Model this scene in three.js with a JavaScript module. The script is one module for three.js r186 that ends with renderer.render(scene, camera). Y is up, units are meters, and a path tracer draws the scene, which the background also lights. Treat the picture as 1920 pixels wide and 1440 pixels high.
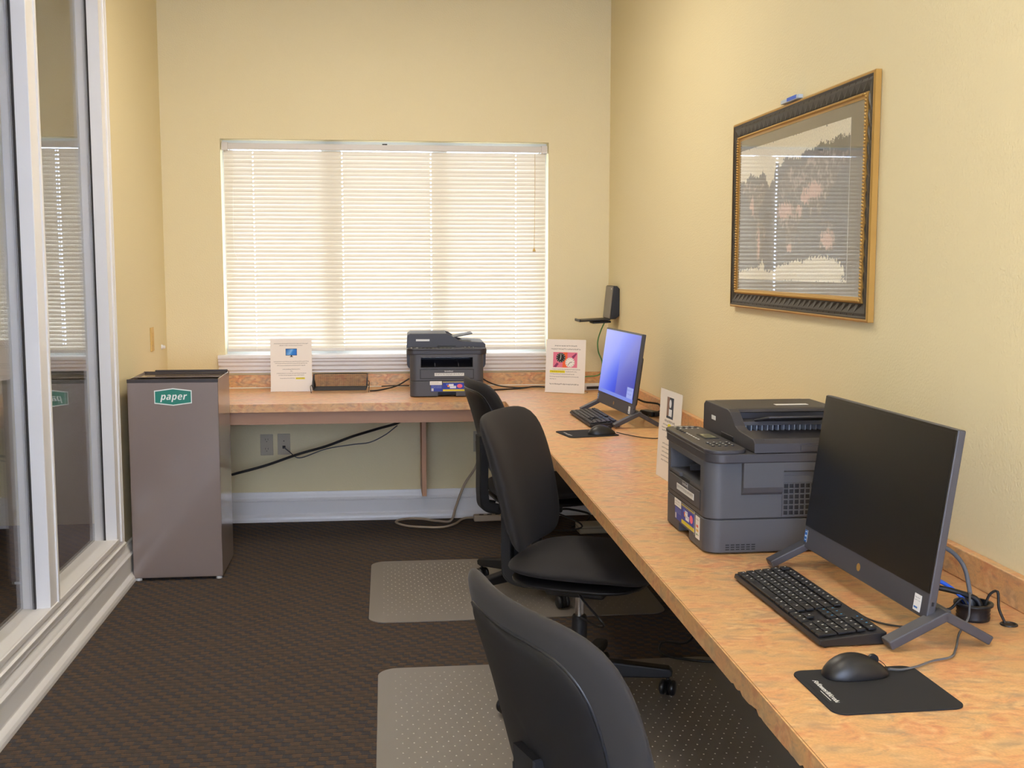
import * as THREE from 'three';
import { RoundedBoxGeometry } from 'three/addons/geometries/RoundedBoxGeometry.js';
import { mergeGeometries, mergeVertices, toCreasedNormals } from 'three/addons/utils/BufferGeometryUtils.js';
import { RectAreaLightUniformsLib } from 'three/addons/lights/RectAreaLightUniformsLib.js';
import { Brush, Evaluator, SUBTRACTION } from 'three-bvh-csg';
import { createNoise2D } from 'simplex-noise';

// ---------------------------------------------------------------- camera, sky, light, exposure
const scene = new THREE.Scene();
const camera = new THREE.PerspectiveCamera(2 * Math.atan(720 / 2127.24) * 180 / Math.PI, 1920 / 1440, 0.05, 200);
camera.position.set(0, 1.4174, 0);
camera.rotation.set(-0.105, -0.1103, 0.0006, 'YXZ');
const renderer = new THREE.WebGLRenderer({ antialias: true });
renderer.toneMapping = THREE.LinearToneMapping;
renderer.toneMappingExposure = 1.02;
renderer.shadowMap.enabled = true;
scene.background = new THREE.Color().setRGB(0.62, 0.73, 1.0);
scene.backgroundIntensity = 14.0;
RectAreaLightUniformsLib.init();
const LAMP = { color: new THREE.Color().setRGB(1.0, 0.92, 0.78) };       // the warm ceiling troffers
const TROFFERS = [[0.0, -4.4, 13.6], [-0.05, -1.35, 7.6]];

// ---------------------------------------------------------------- helpers
let seedState = 12345;
const rnd = () => { seedState = (Math.imul(seedState, 1664525) + 1013904223) >>> 0; return seedState / 4294967296; };
const noise2 = createNoise2D(rnd);
const clamp = (x, a = 0, b = 1) => Math.min(b, Math.max(a, x));
const mix = (a, b, t) => a + (b - a) * t;
const V = (x, y, z) => new THREE.Vector3(x, y, z);
const used = new Map();
const numbered = (n) => { const k = used.get(n) ?? 0; used.set(n, k + 1); return k ? n + '_' + String(k).padStart(3, '0') : n; };
function prep(o) { o.castShadow = true; o.receiveShadow = true; return o; }
function part(name, geo, mat, parent, pos, rot) {
  const m = prep(new THREE.Mesh(geo, mat)); m.name = name;
  if (pos) m.position.set(...pos);
  if (rot) m.rotation.set(...rot);
  parent.add(m); return m;
}
function thing(name, label, category, pos = [0, 0, 0], turn = 0, group) {
  const o = new THREE.Group(); o.name = numbered(name); o.position.set(...pos); o.rotation.y = turn;
  o.userData = { label, category }; if (group) o.userData.group = group;
  scene.add(o); return o;
}
function single(name, geo, mat, label, category, group, pos, rot) {
  const m = part(numbered(name), geo, mat, scene, pos, rot);
  m.userData = { label, category }; if (group) m.userData.group = group; return m;
}
function struct(name, geo, mat, pos, label) {
  const m = part(name, geo, mat, scene, pos); m.userData = { kind: 'structure', category: name.split('_')[0], label }; return m;
}
function structGroup(name, label) {
  const g = new THREE.Group(); g.name = name; g.userData = { kind: 'structure', category: name.split('_')[0], label }; scene.add(g); return g;
}
const B = (w, h, d) => new THREE.BoxGeometry(w, h, d);
const RB = (w, h, d, r = 0.004, s = 2) => new RoundedBoxGeometry(w, h, d, s, Math.min(r, w / 2.01, h / 2.01, d / 2.01));
const at = (g, x, y, z, rx = 0, ry = 0, rz = 0) => { g = g.clone(); g.applyMatrix4(new THREE.Matrix4().compose(V(x, y, z), new THREE.Quaternion().setFromEuler(new THREE.Euler(rx, ry, rz)), V(1, 1, 1))); return g; };
const span = (x0, x1, y0, y1, z0, z1) => at(B(Math.abs(x1 - x0), Math.abs(y1 - y0), Math.abs(z1 - z0)), (x0 + x1) / 2, (y0 + y1) / 2, (z0 + z1) / 2);
const rspan = (x0, x1, y0, y1, z0, z1, r, s = 2) => at(RB(Math.abs(x1 - x0), Math.abs(y1 - y0), Math.abs(z1 - z0), r, s), (x0 + x1) / 2, (y0 + y1) / 2, (z0 + z1) / 2);
function merge(list) { return mergeGeometries(list.map((g) => { const k = g.index ? g.toNonIndexed() : g.clone(); for (const n of Object.keys(k.attributes)) if (!['position', 'normal', 'uv'].includes(n)) k.deleteAttribute(n); return k; })); }
function tube(pts, r, seg = 40, rad = 8) { return new THREE.TubeGeometry(new THREE.CatmullRomCurve3(pts.map((p) => V(...p)), false, 'centripetal'), seg, r, rad, false); }
function cyl(r0, r1, h, n = 24) { return new THREE.CylinderGeometry(r0, r1, h, n); }
// planar uv in metres, by the way each face points
function metric(geo, s = 1) {
  const g = geo.index ? geo.toNonIndexed() : geo; if (!g.attributes.normal) g.computeVertexNormals();
  const p = g.attributes.position, uv = new Float32Array(p.count * 2), a = V(), b = V(), c = V();
  for (let i = 0; i < p.count; i += 3) {
    a.fromBufferAttribute(p, i); b.fromBufferAttribute(p, i + 1); c.fromBufferAttribute(p, i + 2);
    const n = b.clone().sub(a).cross(c.clone().sub(a)), x = Math.abs(n.x), y = Math.abs(n.y), z = Math.abs(n.z);
    [a, b, c].forEach((q, k) => { const [u, v] = y >= x && y >= z ? [q.x, -q.z] : x >= z ? [-q.z, q.y] : [q.x, q.y]; uv[(i + k) * 2] = u * s; uv[(i + k) * 2 + 1] = v * s; });
  }
  g.setAttribute('uv', new THREE.BufferAttribute(uv, 2)); return g;
}
// a profile of [out, up] points swept in a straight line of given length along +x; out points to +z
function moulding(profile, length) {
  const s = new THREE.Shape(profile.map(([o, u]) => new THREE.Vector2(o, u)));
  const g = new THREE.ExtrudeGeometry(s, { depth: length, bevelEnabled: false });
  g.applyMatrix4(new THREE.Matrix4().makeBasis(V(0, 0, 1), V(0, 1, 0), V(-1, 0, 0))); g.translate(length, 0, 0);
  return metric(g);
}
function rrShape(w, h, r, cx = 0, cy = 0) {
  const s = new THREE.Shape(), x0 = cx - w / 2, x1 = cx + w / 2, y0 = cy - h / 2, y1 = cy + h / 2;
  s.moveTo(x0 + r, y0); s.lineTo(x1 - r, y0); s.absarc(x1 - r, y0 + r, r, -Math.PI / 2, 0); s.lineTo(x1, y1 - r); s.absarc(x1 - r, y1 - r, r, 0, Math.PI / 2);
  s.lineTo(x0 + r, y1); s.absarc(x0 + r, y1 - r, r, Math.PI / 2, Math.PI); s.lineTo(x0, y0 + r); s.absarc(x0 + r, y0 + r, r, Math.PI, Math.PI * 1.5); return s;
}
// slab with the outline in x / z and its thickness up in y
function slab(shape, h, bevel = 0, curve = 8) {
  const g = new THREE.ExtrudeGeometry(shape, { depth: h - 2 * bevel, bevelEnabled: bevel > 0, bevelSize: bevel, bevelThickness: bevel, bevelOffset: -bevel, bevelSegments: 2, curveSegments: curve });
  g.rotateX(-Math.PI / 2); g.translate(0, bevel, 0); return g;
}
const ev = new Evaluator(); ev.attributes = ['position', 'normal', 'uv']; ev.useGroups = false;
function cut(geo, ...tools) {
  const clean = (g) => { const k = g.index ? g.toNonIndexed() : g.clone(); if (!k.attributes.uv) metric(k); for (const n of Object.keys(k.attributes)) if (!['position', 'normal', 'uv'].includes(n)) k.deleteAttribute(n); k.clearGroups(); return k; };
  let a = new Brush(clean(geo)); a.updateMatrixWorld();
  for (const t of tools) { const b = new Brush(clean(t)); b.updateMatrixWorld(); a = ev.evaluate(a, b, SUBTRACTION); }
  a.geometry.clearGroups(); return a.geometry;
}
// cushion: superellipse outline a x b, front and back bulge, bent by warp(u, v, t) -> [x, y, z]
function pad(a, b, n, tf, tb, p, warp, N = 56, M = 12) {
  const pos = [], idx = [], ring = [];
  const ss = []; for (let j = 0; j <= M; j++) ss.push(1 - Math.pow(1 - j / M, 2.2));
  for (const side of [1, -1]) for (let j = 0; j <= M; j++) {
    const row = [];
    for (let i = 0; i < N; i++) {
      if (side < 0 && j === M) { row.push(ring[0][M][i]); continue; }
      const th = i / N * Math.PI * 2, c = Math.cos(th), s = Math.sin(th), k = Math.pow(Math.pow(Math.abs(c), n) + Math.pow(Math.abs(s), n), -1 / n);
      const q = ss[j], t = Math.pow(Math.max(0, 1 - Math.pow(q, p)), 0.5) * (side > 0 ? tf : -tb);
      pos.push(...warp(a * q * k * c, b * q * k * s, t)); row.push(pos.length / 3 - 1);
    }
    (ring[side > 0 ? 0 : 1] ??= []).push(row);
  }
  for (const side of [0, 1]) for (let j = 0; j < M; j++) for (let i = 0; i < N; i++) {
    const A = ring[side][j][i], C = ring[side][j][(i + 1) % N], D = ring[side][j + 1][i], E2 = ring[side][j + 1][(i + 1) % N];
    if (side === 0) idx.push(A, D, C, C, D, E2); else idx.push(A, C, D, C, E2, D);
  }
  const g = new THREE.BufferGeometry(); g.setAttribute('position', new THREE.Float32BufferAttribute(pos, 3)); g.setIndex(idx);
  g.computeVertexNormals(); return g;
}
// flat bar swept along points in the x / y plane, width along z
function strap(pts, thick, width, seg = 24) {
  const c = new THREE.CatmullRomCurve3(pts.map((p) => V(p[0], p[1], 0)), false, 'centripetal'), L = [], R = [];
  for (let i = 0; i <= seg; i++) { const q = c.getPoint(i / seg), t = c.getTangent(i / seg); L.push(new THREE.Vector2(q.x - t.y * thick / 2, q.y + t.x * thick / 2)); R.push(new THREE.Vector2(q.x + t.y * thick / 2, q.y - t.x * thick / 2)); }
  const g = new THREE.ExtrudeGeometry(new THREE.Shape([...L, ...R.reverse()]), { depth: width - 0.006, bevelEnabled: true, bevelSize: 0.003, bevelThickness: 0.003, bevelOffset: -0.003, bevelSegments: 1 });
  g.translate(0, 0, -width / 2 + 0.003); return g;
}

// ---------------------------------------------------------------- textures
function dataTex(w, h, f, srgb = true, rx = 1, ry = 1) {
  const d = new Uint8Array(w * h * 4);
  for (let y = 0; y < h; y++) for (let x = 0; x < w; x++) { const c = f(x / w, y / h, x, y), o = (y * w + x) * 4; d[o] = clamp(c[0], 0, 255); d[o + 1] = clamp(c[1], 0, 255); d[o + 2] = clamp(c[2], 0, 255); d[o + 3] = 255; }
  const t = new THREE.DataTexture(d, w, h); t.magFilter = THREE.LinearFilter; t.minFilter = THREE.LinearFilter; t.wrapS = t.wrapT = THREE.RepeatWrapping; t.repeat.set(rx, ry);
  if (srgb) t.colorSpace = THREE.SRGBColorSpace; t.needsUpdate = true; return t;
}
// noise that tiles over the unit square
function tiled(u, v, f, ox = 0) {
  const n = (x, y) => noise2(x * f + ox, y * f + ox * 0.7), su = u, sv = v;
  return n(u, v) * (1 - su) * (1 - sv) + n(u - 1, v) * su * (1 - sv) + n(u, v - 1) * (1 - su) * sv + n(u - 1, v - 1) * su * sv;
}
function canvasTex(w, h, draw) {
  const c = document.createElement('canvas'); c.width = w; c.height = h; const g = c.getContext('2d'); draw(g, w, h);
  const t = new THREE.CanvasTexture(c); t.colorSpace = THREE.SRGBColorSpace; t.magFilter = THREE.LinearFilter; return t;
}
const peel = dataTex(512, 512, (u, v) => { const k = 128 + 70 * tiled(u, v, 46) + 40 * tiled(u, v, 96, 9); return [k, k, k]; }, false, 2, 2);
const grain = dataTex(256, 256, (u, v) => { const k = 128 + 60 * (rnd() - 0.5) + 50 * tiled(u, v, 60, 3); return [k, k, k]; }, false, 12, 12);
const fabricBump = dataTex(256, 256, (u, v, x, y) => { const k = 128 + 60 * Math.sin((x + y) * Math.PI / 4) * Math.sin((x - y) * Math.PI / 4) + 50 * (rnd() - 0.5); return [k, k, k]; }, false, 6, 6);
// carpet: woven blocks of dark slate and brown dashes with orange-brown flecks
const dashAt = (x, y) => { const row = Math.floor(y / 50), q = (x + row * 40 + 6 * noise2(x * 0.02, y * 0.03)) % 100; return q < 50 ? 1 : 0; };
const carpetTex = dataTex(1000, 1000, (u, v, x, y) => {
  const dash = dashAt(x, y), thread = y % 10, line = y % 50, f = rnd(), n = tiled(u, v, 14, 5);
  const cell = (Math.floor(y / 50) * 7 + Math.floor(((x + Math.floor(y / 50) * 40) % 1000) / 100) * 13) % 11, tone = [0, 0.5, 0, 0.2, 0.75, 0, 0.35, 0, 0.6, 0.1, 0][cell];
  let c = dash ? [mix(62, 82, tone), mix(60, 69, tone), mix(64, 56, tone)] : [mix(92, 80, tone), mix(74, 67, tone), mix(56, 55, tone)];
  if (line < 6) c = dash ? [44, 39, 38] : [58, 45, 35]; else if (line > 42 && !dash) c = [112, 86, 58];
  if (thread < 2) c = c.map((k) => k * 0.82);
  if (f > 0.94) c = [122, 88, 52]; else if (f < 0.08) c = [46, 44, 50];
  const s = 0.96 + 0.34 * (rnd() - 0.5) + 0.09 * n; return c.map((k) => k * s);
}, true, 1 / 0.56, 1 / 0.56);
const carpetBump = dataTex(1000, 1000, (u, v, x, y) => { const k = 110 + (y % 50 < 6 ? -70 : 20) + (y % 10 < 2 ? -30 : 0) + 90 * (rnd() - 0.5); return [k, k, k]; }, false, 1 / 0.56, 1 / 0.56);
// mottled peach and grey-tan laminate
function laminate() {
  return dataTex(1024, 1024, (u, v) => {
    const wu = u + 0.02 * tiled(u, v, 9, 40), wv = v + 0.012 * tiled(u, v, 9, 50), st = (f, o) => { const A = tiled(((wu % 1) + 1) % 1, ((wv * 2) % 1 + 1) % 1, f, o); return A; };
    const a = st(5, 1), b = st(10, 7), c = st(21, 13), d = st(48, 21), e = st(7, 31), k = tiled(u, v, 120, 3);
    let col = [217, 168, 112];
    const blend = (to, t) => { t = clamp(t); col = col.map((q, i) => mix(q, to[i], t)); };
    blend([214, 146, 100], 0.75 * clamp(0.25 + a * 1.3 + b * 0.7));
    blend([185, 150, 110], 0.8 * clamp(e * 1.4 + b * 0.8 - 0.05));
    blend([230, 190, 134], 0.7 * clamp(b * 1.2 - c * 1.0 - 0.1));
    blend([160, 132, 106], 0.55 * clamp(c * 1.5 + d * 0.9 - 0.35));
    blend([206, 124, 84], 0.5 * clamp(-e * 1.2 + c * 0.8 - 0.3));
    const s = 1 + 0.035 * d + 0.04 * k + 0.03 * (rnd() - 0.5); return col.map((q) => q * s);
  }, true, 1 / 0.8, 1 / 0.8);
}
const laminateTex = laminate();

// ---------------------------------------------------------------- materials
const std = (o) => new THREE.MeshStandardMaterial(o), phy = (o) => new THREE.MeshPhysicalMaterial(o);
const M = {
  wall: std({ color: '#e9daae', roughness: 0.72, bumpMap: peel, bumpScale: 0.0012 }),
  ceiling: std({ color: '#efe9dc', roughness: 0.9, bumpMap: peel, bumpScale: 0.0008 }),
  trim: phy({ color: '#e8e5e2', roughness: 0.38, clearcoat: 0.2, clearcoatRoughness: 0.3 }),
  carpet: std({ map: carpetTex, roughness: 1.0, bumpMap: carpetBump, bumpScale: 0.003 }),
  laminate: phy({ map: laminateTex, roughness: 0.42, clearcoat: 0.15, clearcoatRoughness: 0.35 }),
  chip: std({ color: '#2a1d14', roughness: 0.95 }),
  apron: std({ color: '#c99a78', roughness: 0.55 }),
  caulk: std({ color: '#e9e0cf', roughness: 0.6 }),
  glass: phy({ color: '#ffffff', roughness: 0.02, transmission: 1, thickness: 0, ior: 1.52 }),
  acrylic: phy({ color: '#ffffff', roughness: 0.05, transmission: 1, thickness: 0, ior: 1.49 }),
  slat: phy({ color: '#ede5d2', roughness: 0.75, transmission: 0.023, thickness: 0, side: THREE.DoubleSide }),
  blindRail: std({ color: '#d9d2c8', roughness: 0.45 }),
  cord: std({ color: '#f0ece0', roughness: 0.8 }),
  vinyl: std({ color: '#cfd2d0', roughness: 0.5 }),
  outside: std({ color: '#b9b6a6', roughness: 0.95 }),
  soffit: std({ color: '#a79b86', roughness: 0.9 }),
  binPaint: phy({ color: '#85746a', roughness: 0.42, metalness: 0.0, clearcoat: 1.0, clearcoatRoughness: 0.12, bumpMap: grain, bumpScale: 0.00012 }),
  binDark: std({ color: '#3a3230', roughness: 0.5 }),
  fabric: phy({ color: '#2b2827', roughness: 0.92, sheen: 0.6, sheenRoughness: 0.55, sheenColor: new THREE.Color('#6b6663') }),
  plastic: std({ color: '#17171a', roughness: 0.48, bumpMap: grain, bumpScale: 0.0001 }),
  plasticSatin: std({ color: '#1d1e22', roughness: 0.36 }),
  chrome: std({ color: '#d8d8da', roughness: 0.16, metalness: 1 }),
  prGrey: std({ color: '#4b4b4f', roughness: 0.5, bumpMap: grain, bumpScale: 0.0001 }),
  prDark: std({ color: '#38363a', roughness: 0.45, bumpMap: grain, bumpScale: 0.0001 }),
  prBlack: std({ color: '#111216', roughness: 0.5 }),
  prRib: std({ color: '#c3c9d8', roughness: 0.4 }),
  button: std({ color: '#1c1c1f', roughness: 0.4 }),
  ink: std({ color: '#d6d6d2', roughness: 0.6 }),
  inkBlue: std({ color: '#4a9bd0', roughness: 0.6 }),
  lcd: std({ color: '#7c7a5e', roughness: 0.2 }),
  key: std({ color: '#1a1a1d', roughness: 0.5 }),
  keyBase: std({ color: '#202024', roughness: 0.38 }),
  aioGrey: std({ color: '#45454b', roughness: 0.42, bumpMap: grain, bumpScale: 0.00008 }),
  screenOff: phy({ color: '#0c0b0b', roughness: 0.32 }),
  mousePad: std({ color: '#1d1c1e', roughness: 0.92, bumpMap: grain, bumpScale: 0.0001 }),
  mouse: phy({ color: '#18181b', roughness: 0.4 }),
  cableBlack: std({ color: '#1b1a19', roughness: 0.55 }),
  cableGrey: std({ color: '#5c5d60', roughness: 0.5 }),
  cableBlue: std({ color: '#2d63d6', roughness: 0.4 }),
  cableGreen: std({ color: '#4f8a4a', roughness: 0.5 }),
  cableBeige: std({ color: '#b9a58b', roughness: 0.6 }),
  plate: std({ color: '#b5a88e', roughness: 0.45 }),
  plateYellow: std({ color: '#d9b469', roughness: 0.5 }),
  slot: std({ color: '#2c2724', roughness: 0.7 }),
  frameDark: std({ color: '#2f2922', roughness: 0.42 }),
  gold: std({ color: '#c29a55', roughness: 0.36, metalness: 0.6 }),
  mat: std({ color: '#6b645b', roughness: 0.9 }),
  mesh: std({ color: '#2f2b29', roughness: 0.5, metalness: 0.4 }),
  chairMat: phy({ color: '#b3aaa0', roughness: 0.42, transmission: 0.6, thickness: 0, ior: 1.4 }),
  white: std({ color: '#e4e2de', roughness: 0.5 }),
  paper: std({ color: '#e9e1d8', roughness: 0.8 }),
  lampFace: std({ color: '#ffffff', emissive: new THREE.Color().setRGB(1.0, 0.86, 0.66), emissiveIntensity: 1.6, roughness: 0.6 }),
};

// ================================================================= the room
const XL = -1.18, XR = 1.2407, DB = 6.285, DF = -1.6, HC = 2.9, T = 0.15, CY = 0.745;   // walls, back wall depth, front wall depth (behind the camera), ceiling, counter top
struct('floor', metric(span(XL - T, XR + T, -0.12, 0, -DB - T, -DF + T)), M.carpet, null, 'dark brown and slate woven carpet');
struct('ceiling', metric(span(XL - T, XR + T, HC, HC + 0.12, -DB - T, -DF + T)), M.ceiling, null, 'off white ceiling');
struct('wall_right', metric(span(XR, XR + T, 0, HC, -DB - T, -DF + T)), M.wall, null, 'pale yellow wall with the framed map');
function wallWithHole(name, w, h, holes, place, label, thick = T) {
  const s = new THREE.Shape([[0, 0], [w, 0], [w, h], [0, h]].map((p) => new THREE.Vector2(...p)));
  for (const [x0, x1, y0, y1] of holes) s.holes.push(new THREE.Path([[x0, y0], [x0, y1], [x1, y1], [x1, y0]].map((p) => new THREE.Vector2(...p))));
  const g = new THREE.ExtrudeGeometry(s, { depth: thick, bevelEnabled: false }); g.applyMatrix4(place);
  return struct(name, metric(g), M.wall, null, label);
}
const WX0 = -0.872, WX1 = 0.898, WY0 = 0.922, WY1 = 2.084;                 // back window opening
wallWithHole('wall_back', XR - XL, HC, [[WX0 - XL, WX1 - XL, WY0, WY1]], new THREE.Matrix4().makeTranslation(XL, 0, -DB - T), 'pale yellow wall around the blind');
const GZ0 = 4.935, GZ1 = 2.05, GY0 = 0.235, GY1 = 2.66;                    // glazed opening in the left wall (depths)
wallWithHole('wall_left', DB + T - DF, HC, [[GZ1 - DF, GZ0 - DF, GY0, GY1]], new THREE.Matrix4().makeBasis(V(0, 0, -1), V(0, 1, 0), V(1, 0, 0)).setPosition(XL - 0.065, 0, -DF), 'pale yellow wall with interior glazing', 0.065);
const RX0 = -1.05, RX1 = 1.1, RY0 = 0.35, RY1 = 2.5;                     // daylight window behind the camera
wallWithHole('wall_front', XR - XL, HC, [[RX0 - XL, RX1 - XL, RY0, RY1]], new THREE.Matrix4().makeTranslation(XL, 0, -DF), 'pale yellow wall behind the camera');

// baseboards with shoe and cap
const BASE = [[0, 0], [0.047, 0], [0.047, 0.014], [0.043, 0.026], [0.036, 0.035], [0.030, 0.041], [0.029, 0.046], [0.029, 0.112], [0.034, 0.116], [0.034, 0.124], [0.027, 0.132], [0.024, 0.14], [0.019, 0.15], [0.014, 0.165], [0, 0.165]];
const bb = struct('baseboard_back', moulding(BASE.map(([o, u]) => [o * 0.6, u]), XR - XL - 0.05), M.trim, [XL + 0.03, 0, -DB], 'white painted baseboard below the counter');
const bl = struct('baseboard_left', moulding(BASE, DB - DF - 0.02), M.trim, null, 'white painted baseboard below the glazing');
bl.rotation.y = Math.PI / 2; bl.position.set(XL, 0, -DF);
const br = struct('baseboard_right', moulding(BASE.map(([o, u]) => [o * 0.6, u]), DB - DF - 0.04), M.trim, null, 'white painted baseboard under the long counter');
br.rotation.y = -Math.PI / 2; br.position.set(XR, 0, -DB + 0.02);

// window_1: behind the blind
{
  const w = structGroup('window_1', 'window of three lights behind the closed blind'), zf = -DB - 0.11, fw = 0.045;
  part('frame', merge([span(WX0, WX0 + fw, WY0, WY1, zf - 0.03, zf + 0.03), span(WX1 - fw, WX1, WY0, WY1, zf - 0.03, zf + 0.03), span(WX0 + fw, WX1 - fw, WY0, WY0 + fw, zf - 0.03, zf + 0.03), span(WX0 + fw, WX1 - fw, WY1 - fw, WY1, zf - 0.03, zf + 0.03)]), M.vinyl, w);
  for (const [x0, x1] of [[-0.343, -0.238], [0.262, 0.342]]) part('mullion', span(x0, x1, WY0 + fw, WY1 - fw, zf - 0.035, zf + 0.045), M.vinyl, w);
  for (const [x0, x1] of [[WX0 + fw, -0.343], [-0.238, 0.262], [0.342, WX1 - fw]]) part('pane', span(x0, x1, WY0 + fw, WY1 - fw, zf - 0.004, zf + 0.002), M.glass, w);
  const sill = [[-0.05, 0.928], [0.045, 0.928], [0.047, 0.922], [0.047, 0.91], [0.040, 0.905], [0.039, 0.893], [0.032, 0.886], [0.031, 0.872], [0.024, 0.862], [0.023, 0.846], [0.015, 0.838], [0.015, 0.829], [0.001, 0.829], [0.001, 0.905], [-0.05, 0.905]];
  const ws = part('window_sill', moulding(sill.map(([o, u]) => [o, u]), 1.80), M.trim, w, [-0.906, 0, -DB]); ws.userData.label = 'white stepped moulding under the blind';
}
// window_2: interior glazing in the left wall
{
  const w = structGroup('window_2', 'white framed interior glazing with dark panes'), xf = XL + 0.022, xg = -1.208;
  part('casing', merge([rspan(XL, xf, GY0 - 0.02, GY1 + 0.1, -GZ0 - 0.012, -GZ0 - 0.055, 0.004), rspan(XL, xf + 0.008, GY0 - 0.02, GY1 + 0.1, -GZ0 - 0.055, -GZ0 - 0.075, 0.005), rspan(XL, xf - 0.006, GY0 - 0.02, GY1 + 0.1, -GZ0 - 0.075, -GZ0 - 0.115, 0.005), rspan(XL, xf + 0.002, GY0 - 0.02, GY1 + 0.1, -GZ0 - 0.115, -GZ0 - 0.13, 0.004)]), M.trim, w);
  part('jamb', span(XL - 0.07, xf, GY0, GY1, -GZ0 + 0.006, -GZ0 - 0.013), M.trim, w);
  part('casing', span(XL, xf, GY0 - 0.02, GY1 + 0.1, -GZ1, -GZ1 + 0.11), M.trim, w);
  part('casing', span(XL, xf, GY1 - 0.0, GY1 + 0.1, -GZ0, -GZ1), M.trim, w);
  for (const [a, b] of [[4.067, 3.953], [3.083, 2.969]]) { const m = part('mullion', rspan(XL - 0.07, xf, GY0, GY1, -a, -b, 0.003), M.trim, w); part('stop_bead', span(xf - 0.004, xf + 0.006, GY0, GY1, -a + 0.02, -a + 0.035), M.trim, m); }
  part('window_sill', merge([span(XL - 0.07, xf - 0.004, GY0 - 0.02, GY0 + 0.005, -GZ0, -GZ1), rspan(xf - 0.006, xf + 0.004, GY0 - 0.016, GY0 + 0.006, -GZ0 - 0.012, -GZ1, 0.003)]), M.trim, w);
  const low = [[0, 0.165], [0.021, 0.165], [0.024, 0.170], [0.024, 0.189], [0.030, 0.192], [0.030, 0.197], [0.022, 0.2], [0.022, 0.222], [0, 0.222]];
  const lc = part('casing', moulding(low, GZ0 - GZ1 + 0.24), M.trim, w, [XL, 0, -GZ1 + 0.11]); lc.rotation.y = Math.PI / 2;
  for (const [a, b] of [[GZ0, 4.067], [3.953, 3.083], [2.969, GZ1]]) { const gp = part('pane', span(xg - 0.006, xg, GY0, GY1, -a, -b), M.glass, w); part('gasket', merge([span(xg - 0.008, xg + 0.003, GY0, GY1, -a, -a + 0.010), span(xg - 0.008, xg + 0.003, GY0, GY1, -b - 0.010, -b)]), M.slot, gp); }
  // the unlit room beyond the glazing: the same paint and carpet, no lamps of its own
  const nx = XL - 0.066, nf = -7.2;
  part('neighbour_room_walls', metric(merge([span(nf - 0.1, nf, 0, HC, -6.43, 0.5), span(nf, nx, 0, HC, -6.43, -6.33), span(nf, nx, 0, HC, 0.4, 0.5)])), M.wall, w);
  part('neighbour_room_ceiling', metric(span(nf, nx, HC, HC + 0.1, -6.43, 0.5)), M.ceiling, w);
  part('neighbour_room_floor', metric(span(nf, nx, -0.1, 0, -6.43, 0.5)), M.carpet, w);
}
// window_3: the daylight window behind the camera
{
  const w = structGroup('window_3', 'large plain daylight window behind the camera'), z = -DF + 0.08;
  part('frame', merge([span(RX0, RX0 + 0.05, RY0, RY1, z - 0.03, z + 0.03), span(RX1 - 0.05, RX1, RY0, RY1, z - 0.03, z + 0.03), span(RX0 + 0.05, RX1 - 0.05, RY0, RY0 + 0.05, z - 0.03, z + 0.03), span(RX0 + 0.05, RX1 - 0.05, RY1 - 0.05, RY1, z - 0.03, z + 0.03)]), M.vinyl, w);
  part('pane', span(RX0 + 0.05, RX1 - 0.05, RY0 + 0.05, RY1 - 0.05, z - 0.003, z + 0.003), M.glass, w);
}
// outside the back window: paving and the eave that shades its upper half
struct('ground', span(-9, 9, -0.3, -0.2, -22, -DB - T - 0.01), M.outside, null, 'pale paving outside the window');
struct('eave', span(-3, 3, 2.32, 2.44, -DB - T - 0.95, -DB - T - 0.005), M.soffit, null, 'roof overhang outside the window');

// ceiling troffers
TROFFERS.forEach(([x, z, power], i) => {
  const t = thing('ceiling_light', i ? 'recessed fluorescent ceiling panel above the dark computer' : 'recessed fluorescent ceiling panel above the blue screen', 'ceiling light', [x, HC, z], 0, 'fluorescent ceiling panels');
  part('frame', merge([span(-0.31, -0.28, -0.012, 0, -0.61, 0.61), span(0.28, 0.31, -0.012, 0, -0.61, 0.61), span(-0.28, 0.28, -0.012, 0, -0.61, -0.58), span(-0.28, 0.28, -0.012, 0, 0.58, 0.61)]), M.trim, t);
  part('diffuser', span(-0.28, 0.28, -0.006, 0, -0.58, 0.58), M.lampFace, t);
  const l = new THREE.RectAreaLight(LAMP.color, power, 0.56, 1.16); l.name = 'troffer_light'; l.position.set(0, -0.014, 0); l.rotation.x = -Math.PI / 2; t.add(l);
});

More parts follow.
